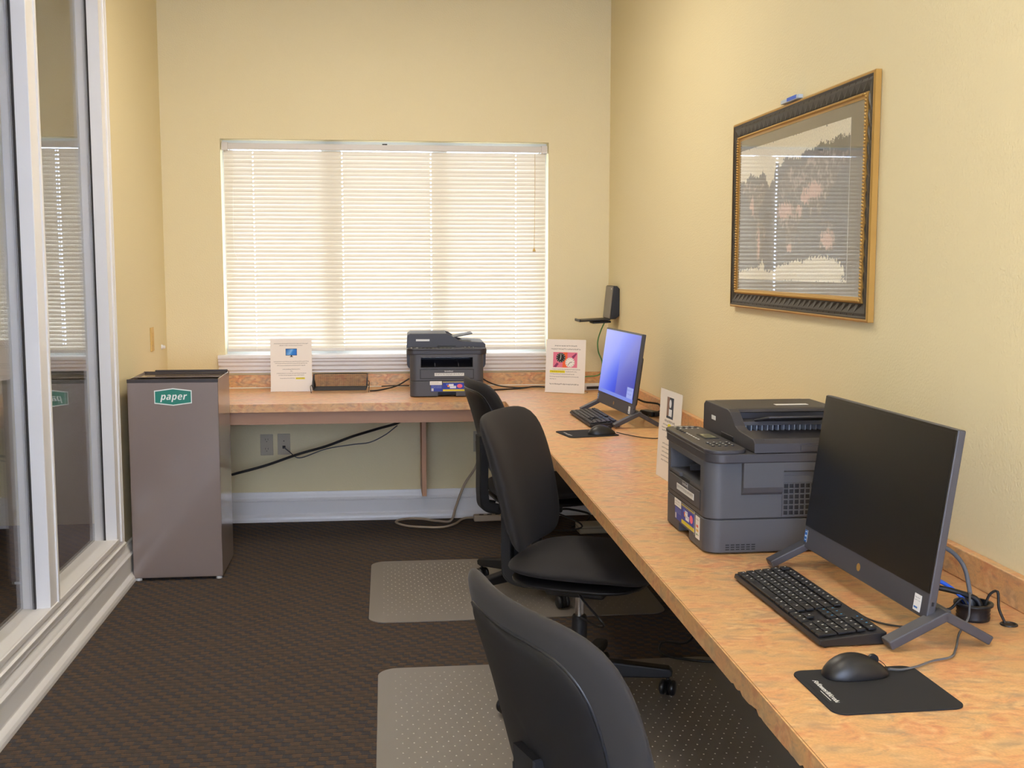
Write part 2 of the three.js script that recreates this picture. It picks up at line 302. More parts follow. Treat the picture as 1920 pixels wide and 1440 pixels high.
// ================================================================= counter
{
  const c = thing('countertop', 'L-shaped peach mottled laminate counter with low backsplash', 'counter');
  const s = new THREE.Shape([[XL + 0.001, DB - 0.0035], [XR - 0.001, DB - 0.0035], [XR - 0.001, 0.25], [0.583, 0.25], [0.583, 5.533], [XL + 0.001, 5.533]].map(([x, d]) => new THREE.Vector2(x, d)));
  const top = slab(s, 0.04); top.translate(0, 0.705, 0);
  part('worktop', metric(top), M.laminate, c);
  // laminate strip on the front edge; its lower rim is chipped near the camera end
  const pts = []; let d = 0.25; pts.push([0.25, CY - 0.0005]); pts.push([5.529, CY - 0.0005]); pts.push([5.529, 0.7065]);
  const low = []; for (d = 0.25; d < 2.1; d += 0.012) low.push([d, 0.7065 + (d > 1.3 && d < 1.92 ? 0.009 * Math.pow(clamp(noise2(d * 34, 3.3) * 1.3 - 0.15), 0.8) * clamp((1.95 - d) * 4) : 0)]);
  low.push([2.1, 0.7065]); pts.push(...low.reverse());
  const strip = new THREE.ExtrudeGeometry(new THREE.Shape(pts.map(([a, b]) => new THREE.Vector2(a, b))), { depth: 0.003, bevelEnabled: false });
  strip.applyMatrix4(new THREE.Matrix4().makeBasis(V(0, 0, -1), V(0, 1, 0), V(1, 0, 0))); strip.translate(0.5792, 0, 0);
  part('front_edge', metric(strip), M.laminate, c);
  part('front_edge', metric(span(XL + 0.001, 0.5822, 0.7065, CY - 0.0005, -5.5292, -5.5322)), M.laminate, c);
  part('chipped_core', span(0.5825, 0.5832, 0.7055, 0.722, -2.0, -1.2), M.chip, c).userData.label = 'dark chipped board core';
  part('backsplash', metric(rspan(XL + 0.001, XR - 0.023, CY, 0.817, -DB + 0.0035, -DB + 0.02, 0.003)), M.laminate, c);
  part('backsplash', metric(rspan(XR - 0.022, XR - 0.001, CY, 0.811, -DB + 0.0035, -0.25, 0.003)), M.laminate, c);
  part('caulk_line', merge([tube([[XL + 0.006, CY + 0.002, -DB + 0.021], [0, CY + 0.003, -DB + 0.022], [1.2, CY + 0.002, -DB + 0.021]], 0.004, 30, 6)]), M.caulk, c);
  part('apron', span(XL + 0.001, 0.62, 0.637, 0.705, -5.60, -5.62), M.apron, c);
  part('apron', span(0.655, 0.675, 0.637, 0.705, -5.60, -0.25), M.apron, c);
  part('support_bracket', metric(rspan(0.180, 0.204, 0.185, 0.705, -DB + 0.012, -5.98, 0.002)), M.apron, c);
}

// ================================================================= blind
{
  const b = thing('window_blind', 'closed cream mini blind over the wide window', 'blind');
  const x0 = -0.862, x1 = 0.888, z = -DB - 0.022, cords = [-0.704, -0.23, 0.25, 0.719];
  part('headrail', merge([rspan(x0, x1, 2.030, 2.062, z - 0.02, z + 0.02, 0.003)]), M.blindRail, b);
  for (const [a, c2] of [[x0 - 0.003, x0 + 0.03], [x1 - 0.03, x1 + 0.003]]) part('end_bracket', rspan(a, c2, 2.024, 2.066, z - 0.021, z + 0.024, 0.002), M.blindRail, b);
  part('center_bracket', span(-0.012, 0.015, 2.060, 2.066, z - 0.01, z + 0.022), M.slot, b);
  // one slat: a gently curved strip with route holes where the cords pass
  const W = 0.0255, xs = [x0 + 0.004]; for (const c of cords) xs.push(c - 0.0028, c + 0.0028); xs.push(x1 - 0.004);
  const ws = [-0.5, -0.3, -0.13, 0.13, 0.3, 0.5], pos = [], idx = [];
  for (const w of ws) for (const x of xs) pos.push(x, 0.0022 * (1 - 4 * w * w), w * W);
  for (let j = 0; j + 1 < ws.length; j++) for (let i = 0; i + 1 < xs.length; i++) { if (j === 2 && i % 2 === 1) continue; const a = j * xs.length + i, c = a + xs.length; idx.push(a, c, a + 1, a + 1, c, c + 1); }
  const sg = new THREE.BufferGeometry(); sg.setAttribute('position', new THREE.Float32BufferAttribute(pos, 3)); sg.setIndex(idx); sg.computeVertexNormals();
  const N = 49; for (let i = 0; i < N; i++) { const t = i / (N - 1), y = 2.013 - t * 1.043; part('slat', sg, M.slat, b, [0, y + 0.0006 * Math.sin(i * 2.7), z], [mix(1.37, 1.16, t * t) + 0.02 * Math.sin(i * 1.9), 0, 0]); }
  part('bottom_rail', rspan(x0 + 0.003, x1 - 0.003, 0.944, 0.961, z - 0.013, z + 0.013, 0.003), M.blindRail, b);
  for (const c of cords) part('ladder_cord', merge([tube([[c, 2.03, z + 0.0135], [c, 0.944, z + 0.0135]], 0.0007, 2, 5), tube([[c, 2.03, z - 0.0135], [c, 0.944, z - 0.0135]], 0.0007, 2, 5)]), M.cord, b);
  part('tilt_wand', tube([[-0.805, 2.03, z + 0.024], [-0.802, 1.45, z + 0.026], [-0.79, 1.44, z + 0.026]], 0.003, 12, 6), M.acrylic, b);
  const pc = part('pull_cord', tube([[0.822, 2.03, z + 0.022], [0.822, 1.7, z + 0.024], [0.819, 1.51, z + 0.024]], 0.0012, 8, 5), M.plateYellow, b);
  const tg = new THREE.LatheGeometry([[0.0005, 0.022], [0.004, 0.018], [0.008, 0.004], [0.009, 0], [0.0005, 0]].map((p) => new THREE.Vector2(...p)), 12);
  part('tassel', tg, M.plateYellow, pc, [0.819, 1.488, z + 0.024]);
}

// ================================================================= recycling bin
{
  const b = thing('recycling_bin', 'tall brown-grey metal bin marked for paper beside the glazing', 'bin', [-0.945, 0, -5.32], 0.006);
  const w = 0.392, d = 0.376, h = 0.912, g = 0.014;
  part('body', merge([rspan(-w / 2, w / 2, g, h - 0.012, d / 2 - 0.003, d / 2, 0.0012), rspan(-w / 2, w / 2, g, h - 0.012, -d / 2, -d / 2 + 0.003, 0.0012), rspan(-w / 2, -w / 2 + 0.003, g, h - 0.012, -d / 2, d / 2, 0.0012), rspan(w / 2 - 0.003, w / 2, g, h - 0.012, -d / 2, d / 2, 0.0012), span(-w / 2, w / 2, g, g + 0.004, -d / 2, d / 2)]), M.binPaint, b);
  for (const [z0, z1] of [[d / 2 - 0.006, d / 2 + 0.002], [-d / 2, -d / 2 + 0.006]]) part('rim', rspan(-w / 2 - 0.001, w / 2 + 0.001, h - 0.016, h, z0, z1, 0.002), M.binDark, b);
  part('top_panel', merge([rspan(-w / 2, w / 2, h - 0.014, h - 0.010, -d / 2, -0.02, 0.001), rspan(-w / 2, w / 2, h - 0.014, h - 0.010, 0.1, d / 2 - 0.004, 0.001), rspan(w / 2 - 0.004, w / 2, h - 0.016, h - 0.002, -d / 2, d / 2, 0.001), rspan(-w / 2, -w / 2 + 0.004, h - 0.016, h - 0.002, -d / 2, d / 2, 0.001)]), M.binPaint, b);
  part('slot_flap', merge([rspan(-w / 2 + 0.03, w / 2 - 0.004, h - 0.004, h + 0.002, -0.10, -0.085, 0.001), rspan(-w / 2 + 0.055, w / 2 - 0.004, h - 0.004, h + 0.008, -d / 2 + 0.01, -d / 2 + 0.025, 0.001)]), M.binDark, b);
  for (const [x, z] of [[-1, 1], [1, 1], [-1, -1], [1, -1]]) part('foot', cyl(0.012, 0.014, g, 12), M.white, b, [x * (w / 2 - 0.02), g / 2, z * (d / 2 - 0.02)]);
  const st = canvasTex(512, 240, (q, W, H) => {
    q.clearRect(0, 0, W, H); q.fillStyle = '#e6ede4'; q.fillRect(0, 0, W, H);
    q.fillStyle = '#17806b'; q.beginPath(); q.moveTo(12, 44); q.lineTo(256, 14); q.lineTo(500, 44); q.lineTo(500, 196); q.lineTo(256, 226); q.lineTo(12, 196); q.closePath(); q.fill();
    q.fillStyle = '#f1f3ec'; q.font = 'bold 128px sans-serif'; q.textAlign = 'center'; q.save(); q.translate(256, 158); q.transform(1, 0, -0.22, 1, 0, 0); q.fillText('paper', 0, 0); q.restore();
  });
  const hex = new THREE.Shape([[-0.081, -0.029], [0, -0.039], [0.081, -0.029], [0.081, 0.029], [0, 0.039], [-0.081, 0.029]].map((p) => new THREE.Vector2(...p)));
  const hg = new THREE.ExtrudeGeometry(hex, { depth: 0.0006, bevelEnabled: false }), hp = hg.attributes.position, hu = hg.attributes.uv;
  for (let i = 0; i < hp.count; i++) hu.setXY(i, hp.getX(i) / 0.162 + 0.5, hp.getY(i) / 0.078 + 0.5);
  part('sticker', hg, std({ map: st, roughness: 0.4 }), b, [0.0, 0.832, d / 2 + 0.0002]).userData.label = 'green hexagonal sticker reading paper';
}

// ================================================================= signs in acrylic holders
const squiggle = (q, x, y, w, h, col) => { q.fillStyle = col; for (let c = x; c < x + w;) { const l = 4 + rnd() * 14; for (let k = 0; k < l && c < x + w; k += 3) { q.fillRect(c, y + (rnd() < 0.3 ? -h * 0.3 : 0), 1.8, h * (0.6 + 0.4 * rnd())); c += 3; } c += 4; } };
const lineCentred = (q, W, y, w, h, col) => squiggle(q, (W - w) / 2, y, w, h, col);
const PAPER = '#ece4da', INK = '#77706a';
const signMon = canvasTex(425, 550, (q, W, H) => {
  q.fillStyle = PAPER; q.fillRect(0, 0, W, H);
  lineCentred(q, W, 48, 350, 8, INK); lineCentred(q, W, 68, 235, 8, INK);
  q.fillStyle = '#27456f'; q.fillRect(156, 104, 116, 72); const g = q.createLinearGradient(160, 108, 268, 172); g.addColorStop(0, '#2b6fc2'); g.addColorStop(0.45, '#7fb8ec'); g.addColorStop(0.6, '#2f83d8'); g.addColorStop(1, '#2a6ed0'); q.fillStyle = g; q.fillRect(161, 109, 106, 62);
  q.fillStyle = '#2c2a20'; q.fillRect(208, 176, 14, 10); q.fillRect(198, 186, 34, 6);
  [[236, 360], [256, 335], [278, 290], [318, 180], [338, 20], [360, 300], [380, 260]].forEach(([y, w]) => lineCentred(q, W, y, w, 8, INK));
  q.fillStyle = '#e2d23a'; q.fillRect(256, 408, 94, 18); squiggle(q, 96, 412, 150, 8, INK); squiggle(q, 262, 412, 80, 8, '#8f8430');
});
const signClock = canvasTex(425, 550, (q, W, H) => {
  q.fillStyle = PAPER; q.fillRect(0, 0, W, H);
  lineCentred(q, W, 62, 240, 12, INK); lineCentred(q, W, 96, 320, 12, INK);
  q.fillStyle = '#e27a93'; q.fillRect(78, 132, 260, 158); q.fillStyle = '#ef6a3a'; q.beginPath(); q.moveTo(186, 132); q.lineTo(232, 132); q.lineTo(226, 290); q.lineTo(180, 290); q.closePath(); q.fill();
  q.fillStyle = '#8e3a66'; q.beginPath(); q.moveTo(84, 284); q.lineTo(118, 240); q.lineTo(140, 252); q.lineTo(112, 290); q.closePath(); q.fill(); q.beginPath(); q.moveTo(276, 176); q.lineTo(322, 138); q.lineTo(332, 148); q.lineTo(296, 196); q.closePath(); q.fill();
  const dial = (x, y, r, face, mark, h1, h2) => { q.fillStyle = face; q.beginPath(); q.arc(x, y, r, 0, 7); q.fill(); q.fillStyle = mark; for (let k = 0; k < 12; k++) { const a = k * Math.PI / 6; q.beginPath(); q.arc(x + Math.cos(a) * r * 0.84, y + Math.sin(a) * r * 0.84, 3.4, 0, 7); q.fill(); } q.strokeStyle = mark; q.lineWidth = 5; for (const [a, l] of [h1, h2]) { q.beginPath(); q.moveTo(x, y); q.lineTo(x + Math.sin(a) * r * l, y - Math.cos(a) * r * l); q.stroke(); } };
  dial(160, 188, 49, '#2a2a28', '#eeeee6', [0, 0.72], [3.5, 0.5]); dial(260, 236, 50, '#eeeae0', '#55534c', [1.4, 0.5], [3.8, 0.7]);
  squiggle(q, 72, 306, 300, 8, INK); q.fillStyle = '#e0d02a'; q.fillRect(46, 320, 164, 26); squiggle(q, 54, 328, 146, 9, '#8b8024'); squiggle(q, 216, 330, 120, 9, INK);
  [[356, 262], [382, 310], [406, 70]].forEach(([y, w]) => squiggle(q, 48, y, w, 9, INK)); squiggle(q, 48, 458, 310, 14, '#5d5752');
});
const signFaces = canvasTex(425, 550, (q, W, H) => {
  q.fillStyle = PAPER; q.fillRect(0, 0, W, H);
  q.fillStyle = '#8d6f60'; q.fillRect(140, 40, 76, 130); q.fillStyle = '#3a4250'; q.fillRect(190, 40, 80, 130); q.fillStyle = '#e2e4e8'; q.beginPath(); q.ellipse(206, 78, 22, 26, 0, 0, 7); q.fill(); q.fillRect(182, 112, 60, 44); q.fillStyle = '#3a4250'; q.fillRect(140, 156, 130, 14);
  lineCentred(q, W, 184, 200, 16, '#5d5752'); lineCentred(q, W, 212, 260, 10, INK); q.fillStyle = '#e6d82c'; q.beginPath(); q.ellipse(212, 217, 36, 15, 0, 0, 7); q.fill();
  [[232, 300], [250, 290], [286, 120], [330, 230], [356, 250], [382, 240], [408, 260], [434, 250]].forEach(([y, w]) => lineCentred(q, W, y, w, 9, INK));
});
function signHolder(tex, label, x, d, turn, tilt) {
  const s = thing('sign_holder', label, 'sign', [x, CY, -d], turn);
  const lean = new THREE.Group(); lean.name = 'leaning_panel'; lean.rotation.x = -tilt; s.add(lean);
  const pg = B(0.2159, 0.2794, 0.0004); const p = part('paper_sheet', pg, [M.paper, M.paper, M.paper, M.paper, std({ map: tex, roughness: 0.75 }), M.paper], lean, [0, 0.1425, 0.0002]);
  part('acrylic_back', B(0.2185, 0.2825, 0.0016), M.acrylic, lean, [0, 0.1425, -0.0018]);
  part('acrylic_foot', B(0.2185, 0.002, 0.075), M.acrylic, s, [0, 0.001, -0.037]);
  return s;
}
signHolder(signMon, 'printed sign with a blue monitor picture, standing beside the wire tray', -0.503, 6.075, 0.06, 0.16);
signHolder(signClock, 'printed sign with two clock faces on pink, beside the window printer', 0.925, 5.85, -0.45, 0.10);
signHolder(signFaces, 'printed sign with a small portrait picture, standing beside a printer on the long counter', 0.862, 3.415, -Math.PI / 2 + 0.06, 0.05);

// ================================================================= wire letter tray
{
  const t = thing('letter_tray', 'dark wire mesh letter tray beside the printed monitor sign', 'tray', [-0.247, CY, -6.08], 0.01);
  const w = 0.27, d = 0.20, y0 = 0.016, h = 0.066, grid = [];
  const bar = (a, b, r = 0.0007) => grid.push(tube([a, b], r, 1, 4));
  for (let i = 0; i <= 44; i++) { const x = -w / 2 + w * i / 44; bar([x, y0, d / 2], [x, y0, -d / 2]); bar([x, y0, -d / 2], [x, y0 + h, -d / 2 - 0.012]); }
  for (let j = 0; j <= 32; j++) { const z = -d / 2 + d * j / 32; bar([-w / 2, y0, z], [w / 2, y0, z]); const k = Math.min(1, 0.25 + (32 - j) / 20); bar([-w / 2, y0, z], [-w / 2 - 0.008, y0 + h * k, z]); bar([w / 2, y0, z], [w / 2 + 0.008, y0 + h * k, z]); }
  for (let k = 1; k <= 8; k++) { const y = y0 + h * k / 8; bar([-w / 2, y, -d / 2 - 0.012 * k / 8], [w / 2, y, -d / 2 - 0.012 * k / 8]); bar([-w / 2 - k * 0.001, y, -d / 2], [-w / 2 - k * 0.001, y, k > 3 ? d / 2 - k * 0.016 : d / 2]); bar([w / 2 + k * 0.001, y, -d / 2], [w / 2 + k * 0.001, y, k > 3 ? d / 2 - k * 0.016 : d / 2]); }
  part('mesh', merge(grid), M.mesh, t);
  for (const s of [-1, 1]) part('side_panel', new THREE.ExtrudeGeometry(new THREE.Shape([[-d / 2, 0], [d / 2, 0], [d / 2, 0.018], [-d / 2 + 0.06, h], [-d / 2, h]].map((p) => new THREE.Vector2(...p))), { depth: 0.0012, bevelEnabled: false }), M.mesh, t, [s * (w / 2 + 0.004), y0, 0], [0, -Math.PI / 2, 0]).visible = true;
  part('rim', merge([tube([[-w / 2 - 0.008, y0 + h * 0.3, d / 2], [-w / 2 - 0.008, y0 + h, -d / 2 + 0.05], [-w / 2 - 0.004, y0 + h, -d / 2 - 0.012], [w / 2 + 0.004, y0 + h, -d / 2 - 0.012], [w / 2 + 0.008, y0 + h, -d / 2 + 0.05], [w / 2 + 0.008, y0 + h * 0.3, d / 2]], 0.0024, 60, 6), tube([[-w / 2, y0, d / 2], [w / 2, y0, d / 2]], 0.0022, 2, 6)]), M.mesh, t);
  for (const [x, z] of [[-1, 1], [1, 1], [-1, -1], [1, -1]]) part('leg', tube([[x * (w / 2 + 0.003), y0 + 0.028, z * (d / 2 - 0.004)], [x * (w / 2 + 0.016), y0 + 0.024, z * (d / 2)], [x * (w / 2 + 0.014), 0.002, z * (d / 2)]], 0.0018, 10, 6), M.mesh, t);
}

// ================================================================= printers
const tapeTex = canvasTex(256, 40, (q, W, H) => { q.fillStyle = '#d9d8d2'; q.fillRect(0, 0, W, H); squiggle(q, 8, 9, 240, 22, '#8b8a86'); });
const tonerTex = canvasTex(512, 224, (q, W, H) => {
  q.fillStyle = '#45444f'; q.fillRect(0, 0, W, H); q.fillStyle = '#e8e3da'; q.fillRect(0, 0, 176, 76); squiggle(q, 14, 22, 120, 12, '#8d8886'); squiggle(q, 14, 48, 150, 10, '#a09a96');
  q.fillStyle = '#2b3f9c'; q.fillRect(14, 80, 170, 128); [92, 106, 120, 134].forEach((y) => squiggle(q, 22, y, 150, 7, '#b7bfe0')); q.fillStyle = '#c9c8c4'; q.fillRect(22, 146, 32, 54);
  q.fillStyle = '#2336a0'; q.fillRect(190, 20, 322, 190); q.fillStyle = '#d8c72c'; q.fillRect(190, 12, 322, 8); squiggle(q, 196, 24, 300, 14, '#d8c72c'); q.fillRect(190, 166, 322, 40); q.fillStyle = '#d8c72c'; q.fillRect(190, 166, 322, 40);
  q.fillStyle = '#3c6fd8'; q.fillRect(236, 50, 34, 30); q.fillStyle = '#d84a32'; q.fillRect(250, 76, 30, 22); q.fillStyle = '#e6a83a'; q.fillRect(258, 98, 30, 22); q.fillStyle = '#e6e6ee'; q.fillRect(276, 56, 70, 44); q.fillRect(292, 96, 90, 50); squiggle(q, 284, 66, 56, 12, '#7c86a8'); squiggle(q, 300, 108, 72, 14, '#7c86a8');
  q.fillStyle = '#ef6d86'; q.beginPath(); q.arc(436, 100, 40, 0, 7); q.fill();
});
const energyTex = canvasTex(96, 180, (q, W, H) => { q.fillStyle = '#e6e0d6'; q.fillRect(0, 0, W, H); squiggle(q, 12, 24, 66, 10, '#7a7674'); q.fillStyle = '#d8604a'; q.fillRect(18, 70, 48, 20); q.fillStyle = '#e2b65a'; q.fillRect(18, 106, 54, 18); q.fillStyle = '#6d9a5a'; q.fillRect(16, 142, 30, 14); squiggle(q, 44, 144, 40, 10, '#4f5a50'); });
const nameTex = canvasTex(128, 40, (q, W, H) => { q.fillStyle = '#4b4a4e'; q.fillRect(0, 0, W, H); q.fillStyle = '#c9c9c6'; q.font = 'bold 34px sans-serif'; q.textAlign = 'center'; q.fillText('brother', W / 2, 31); });
const face = (tex, rough = 0.5) => std({ map: tex, roughness: rough });
const flatLabel = (w, h, tex) => [B(w, h, 0.0006), [M.white, M.white, M.white, M.white, face(tex), M.white]];
function printer(label, pos, turn, near) {
  const p = thing('laser_printer', label, 'printer', pos, turn);
  // front is +z, viewer's right is +x
  const foot = (w, d, r) => { const s = new THREE.Shape(); const x = w / 2, z0 = -d / 2, z1 = d / 2; s.moveTo(-x + 0.01, -z1 + 0); s.moveTo(-x + r, -z1); s.lineTo(x - r, -z1); s.absarc(x - r, -z1 + r, r, -Math.PI / 2, 0); s.lineTo(x, -z0 - 0.008); s.absarc(x - 0.008, -z0 - 0.008, 0.008, 0, Math.PI / 2); s.lineTo(-x + 0.008, -z0); s.absarc(-x + 0.008, -z0 - 0.008, 0.008, Math.PI / 2, Math.PI); s.lineTo(-x, -z1 + r); s.absarc(-x + r, -z1 + r, r, Math.PI, Math.PI * 1.5); return s; };
  const sc = (g, y) => { g.translate(0, y, 0); return g; };
  part('paper_tray', cut(sc(slab(foot(0.374, 0.392, 0.036), 0.078, 0.0025), 0.004), span(-0.046, 0.046, -0.01, 0.034, 0.12, 0.25)), M.prGrey, p);
  part('tray_handle_recess', span(-0.046, 0.046, 0.006, 0.034, 0.11, 0.121), M.prBlack, p);
  part('tray_seam', sc(slab(foot(0.370, 0.388, 0.035), 0.003), 0.0815), M.prBlack, p);
  let main = sc(slab(foot(0.374, 0.392, 0.036), 0.134, 0.002), 0.0845);
  main = cut(main, span(-0.132, 0.132, 0.152, 0.203, -0.08, 0.25), span(-0.046, 0.046, 0.142, 0.1525, 0.188, 0.25));
  part('body', main, M.prGrey, p);
  part('output_slot', merge([span(-0.131, 0.131, 0.1525, 0.2025, -0.079, -0.075)]), M.prBlack, p);
  part('exit_roller', at(cyl(0.007, 0.007, 0.25, 12), 0, 0.185, -0.06, 0, 0, Math.PI / 2), M.prRib, p);
  part('output_tray', merge([at(B(0.26, 0.004, 0.21), 0, 0.160, 0.06, 0.10), span(-0.062, -0.058, 0.155, 0.171, 0.06, 0.165), span(0.058, 0.062, 0.155, 0.171, 0.06, 0.165)]), M.prDark, p);
  const door = part('front_door', rspan(-0.135, 0.135, 0.096, 0.141, 0.190, 0.1975, 0.003), M.prGrey, p);
  part('door_seam', span(-0.137, 0.137, 0.0945, 0.1435, 0.189, 0.1966), M.prBlack, door);
  // scanner unit, a little wider, flaring out over the sides
  part('scanner_base', sc(slab(foot(0.408, 0.395, 0.040), 0.022, 0.003), 0.2175), M.prDark, p);
  const flare = (pts, z0, len) => { for (const k of [-1, 1]) { const g = new THREE.ExtrudeGeometry(new THREE.Shape(pts.map(([a, b]) => new THREE.Vector2(k * a, b))), { depth: len, bevelEnabled: false }); g.translate(0, 0, z0); part('side_flare', g, M.prGrey, p); } };
  flare([[0.185, 0.139], [0.196, 0.147], [0.202, 0.160], [0.2035, 0.218], [0.185, 0.218]], 0.018, 0.096);
  flare([[0.185, 0.192], [0.202, 0.198], [0.2035, 0.218], [0.185, 0.218]], -0.19, 0.208);
  // control panel
  const panel = part('control_panel', sc(slab(rrShape(0.404, 0.098, 0.034, 0, -0.150), 0.010, 0.003), 0.2385), M.prDark, p);
  part('display', rspan(-0.045, 0.03, 0.248, 0.2505, 0.118, 0.155, 0.001), M.prBlack, panel); part('display_glass', span(-0.036, 0.02, 0.2503, 0.2512, 0.124, 0.150), M.lcd, panel);
  const bt = RB(0.011, 0.004, 0.008, 0.0015, 1);
  for (let r = 0; r < 4; r++) for (let c = 0; c < 3; c++) part('button', bt, M.button, panel, [0.095 + c * 0.021, 0.249, 0.122 + r * 0.0155]);
  for (let c = 0; c < 4; c++) part('button', bt, M.button, panel, [-0.165, 0.249, 0.122 + c * 0.0155]);
  for (let c = 0; c < 4; c++) part('button', bt, M.button, panel, [-0.14 + c * 0.02, 0.249, 0.176]);
  const marks = []; for (let r = 0; r < 4; r++) for (let c = 0; c < 3; c++) marks.push(span(0.092 + c * 0.021, 0.098 + c * 0.021, 0.2511, 0.2514, -0.0015 + 0.122 + r * 0.0155, 0.0015 + 0.122 + r * 0.0155));
  for (let c = 0; c < 4; c++) marks.push(span(-0.155, -0.144, 0.2488, 0.2492, 0.118 + c * 0.0155, 0.122 + c * 0.0155)); for (let c = 0; c < 6; c++) marks.push(span(-0.075 + c * 0.02, -0.064 + c * 0.02, 0.2488, 0.2492, 0.170, 0.174));
  marks.push(span(-0.182, -0.176, 0.2488, 0.2492, 0.118, 0.176));
  part('printed_legends', merge(marks), M.ink, panel).userData.kind = 'stuff';
  // document feeder: a hump on the viewer's left that drops to a low lid on the right
  const prof = [[-0.203, 0.241], [0.203, 0.241], [0.203, 0.262], [0.192, 0.272], [0.088, 0.276], [0.076, 0.268], [-0.016, 0.264], [-0.018, 0.283], [0.048, 0.283], [0.046, 0.292], [-0.012, 0.292], [-0.012, 0.306], [0.006, 0.310], [0.002, 0.316], [-0.01, 0.318], [-0.185, 0.318], [-0.200, 0.308]];
  const lidShape = new THREE.Shape(prof.map((q) => new THREE.Vector2(...q)));
  const lid = new THREE.ExtrudeGeometry(lidShape, { depth: 0.235, bevelEnabled: true, bevelSize: 0.002, bevelThickness: 0.002, bevelOffset: -0.002, bevelSegments: 2 }); lid.translate(0, 0, -0.170);
  part('document_feeder', lid, M.prDark, p);
  // solid end cheeks on both sides of the feeder
  const cheek = new THREE.Shape([[-0.203, 0.241], [0.203, 0.241], [0.203, 0.263], [0.190, 0.272], [0.085, 0.277], [0.060, 0.284], [0.020, 0.312], [0.0, 0.3175], [-0.185, 0.3175], [-0.200, 0.308]].map((q) => new THREE.Vector2(...q)));
  for (const z of [0.066, -0.194]) { const g = new THREE.ExtrudeGeometry(cheek, { depth: 0.022, bevelEnabled: true, bevelSize: 0.002, bevelThickness: 0.002, bevelOffset: -0.002, bevelSegments: 2 }); g.translate(0, 0, z); part('feeder_cheek', g, M.prDark, p); }
  part('feeder_cavity', span(-0.0155, -0.0135, 0.266, 0.306, -0.165, 0.062), M.prBlack, p);
  for (let k = 0; k < 16; k++) part('rib', B(0.030, 0.016, 0.0018), M.prRib, p, [0.014, 0.2735, -0.155 + k * 0.0138]);
  part('document_tray', at(RB(0.105, 0.005, 0.17, 0.002, 1), 0.088, 0.304, -0.05, 0, 0, 0.20), M.prDark, p);
  part('lid_grip', rspan(-0.045, 0.05, 0.242, 0.256, 0.087, 0.0915, 0.002), M.prBlack, p);
  part('lid_latch', rspan(0.199, 0.2055, 0.2425, 0.258, -0.10, -0.02, 0.002), M.prDark, p);
  // side vent lattice on the viewer's right
  const vent = part('side_vent', span(0.1865, 0.188, 0.090, 0.184, -0.105, 0.014), M.prBlack, p), bars = [];
  for (let k = 0; k <= 9; k++) bars.push(span(0.1878, 0.1905, 0.090, 0.166, -0.105 + k * 0.01322 - 0.0015, -0.105 + k * 0.01322 + 0.0015));
  for (let k = 0; k <= 6; k++) bars.push(span(0.1878, 0.1907, 0.090 + k * 0.0127 - 0.0014, 0.090 + k * 0.0127 + 0.0014, -0.107, 0.016)); bars.push(span(0.1878, 0.1890, 0.168, 0.184, -0.105, 0.014));
  part('lattice', merge(bars), M.prGrey, vent);
  for (let r = 0; r < 3; r++) for (let c = 0; c < 6; c++) part('vent_slot', B(0.001, 0.0024, 0.009), M.prBlack, p, [0.1871, 0.012 + r * 0.0055, 0.145 - c * 0.0125]);
  // labels
  let [g, m] = flatLabel(0.150, 0.0155, tapeTex); part('label_tape', g, m, p, [0.012, 0.1165, 0.1980]);
  [g, m] = flatLabel(0.046, 0.012, nameTex); part('name_mark', g, m, p, [0.010, 0.1325, 0.1979]);
  [g, m] = flatLabel(0.178, 0.056, tonerTex); part('advert_sticker', g, m, p, [0.002, 0.054, 0.1962]);
  if (near) {
    [g, m] = flatLabel(0.034, 0.054, energyTex); part('energy_sticker', g, m, p, [0.118, 0.050, 0.1962]);
    part('lid_label', rspan(-0.13, -0.095, 0.276, 0.287, 0.0895, 0.0903, 0.0003, 1), M.white, p); part('top_label', span(-0.075, -0.055, 0.3183, 0.3189, -0.14, -0.055), M.white, p);
  } else part('lid_label', span(-0.155, -0.085, 0.279, 0.289, 0.0895, 0.0903), M.white, p);
  return p;
}
printer('black and grey multifunction laser printer on the counter below the window', [0.307, CY, -5.935], -0.02, false);
printer('black and grey multifunction laser printer between the portrait sign and the dark computer', [0.925, CY, -2.705], -Math.PI / 2 + 0.015, true);

// ================================================================= all-in-one computers
const desktopTex = canvasTex(512, 288, (q, W, H) => {
  const g = q.createLinearGradient(0, 0, W * 0.55, H); g.addColorStop(0, '#a9b2ff'); g.addColorStop(0.45, '#8e9cff'); g.addColorStop(0.75, '#4a66f6'); g.addColorStop(1, '#2740d8'); q.fillStyle = g; q.fillRect(0, 0, W, H);
  const r = q.createLinearGradient(W * 0.55, 0, W, H); r.addColorStop(0, 'rgba(120,130,235,0)'); r.addColorStop(0.4, 'rgba(150,140,200,0.55)'); r.addColorStop(1, 'rgba(40,50,170,0.9)'); q.fillStyle = r; q.fillRect(W * 0.5, 0, W * 0.5, H);
  q.fillStyle = '#7f93ee'; q.fillRect(0, H - 16, W, 16); q.fillStyle = '#a9b6f6'; q.fillRect(W - 92, H - 62, 84, 46); squiggle(q, W - 86, H - 52, 68, 7, '#6f83d8'); squiggle(q, W - 86, H - 36, 60, 7, '#6f83d8');
});
const screenOn = std({ color: '#05060a', roughness: 0.3, emissive: '#ffffff', emissiveMap: desktopTex, emissiveIntensity: 0.85 });
const specTex = canvasTex(64, 80, (q, W, H) => { q.fillStyle = '#e4e4e4'; q.fillRect(0, 0, W, H); squiggle(q, 8, 14, 44, 6, '#8d9096'); squiggle(q, 8, 28, 48, 5, '#a0a3a8'); q.fillStyle = '#3a6db0'; q.fillRect(6, 60, 34, 9); });
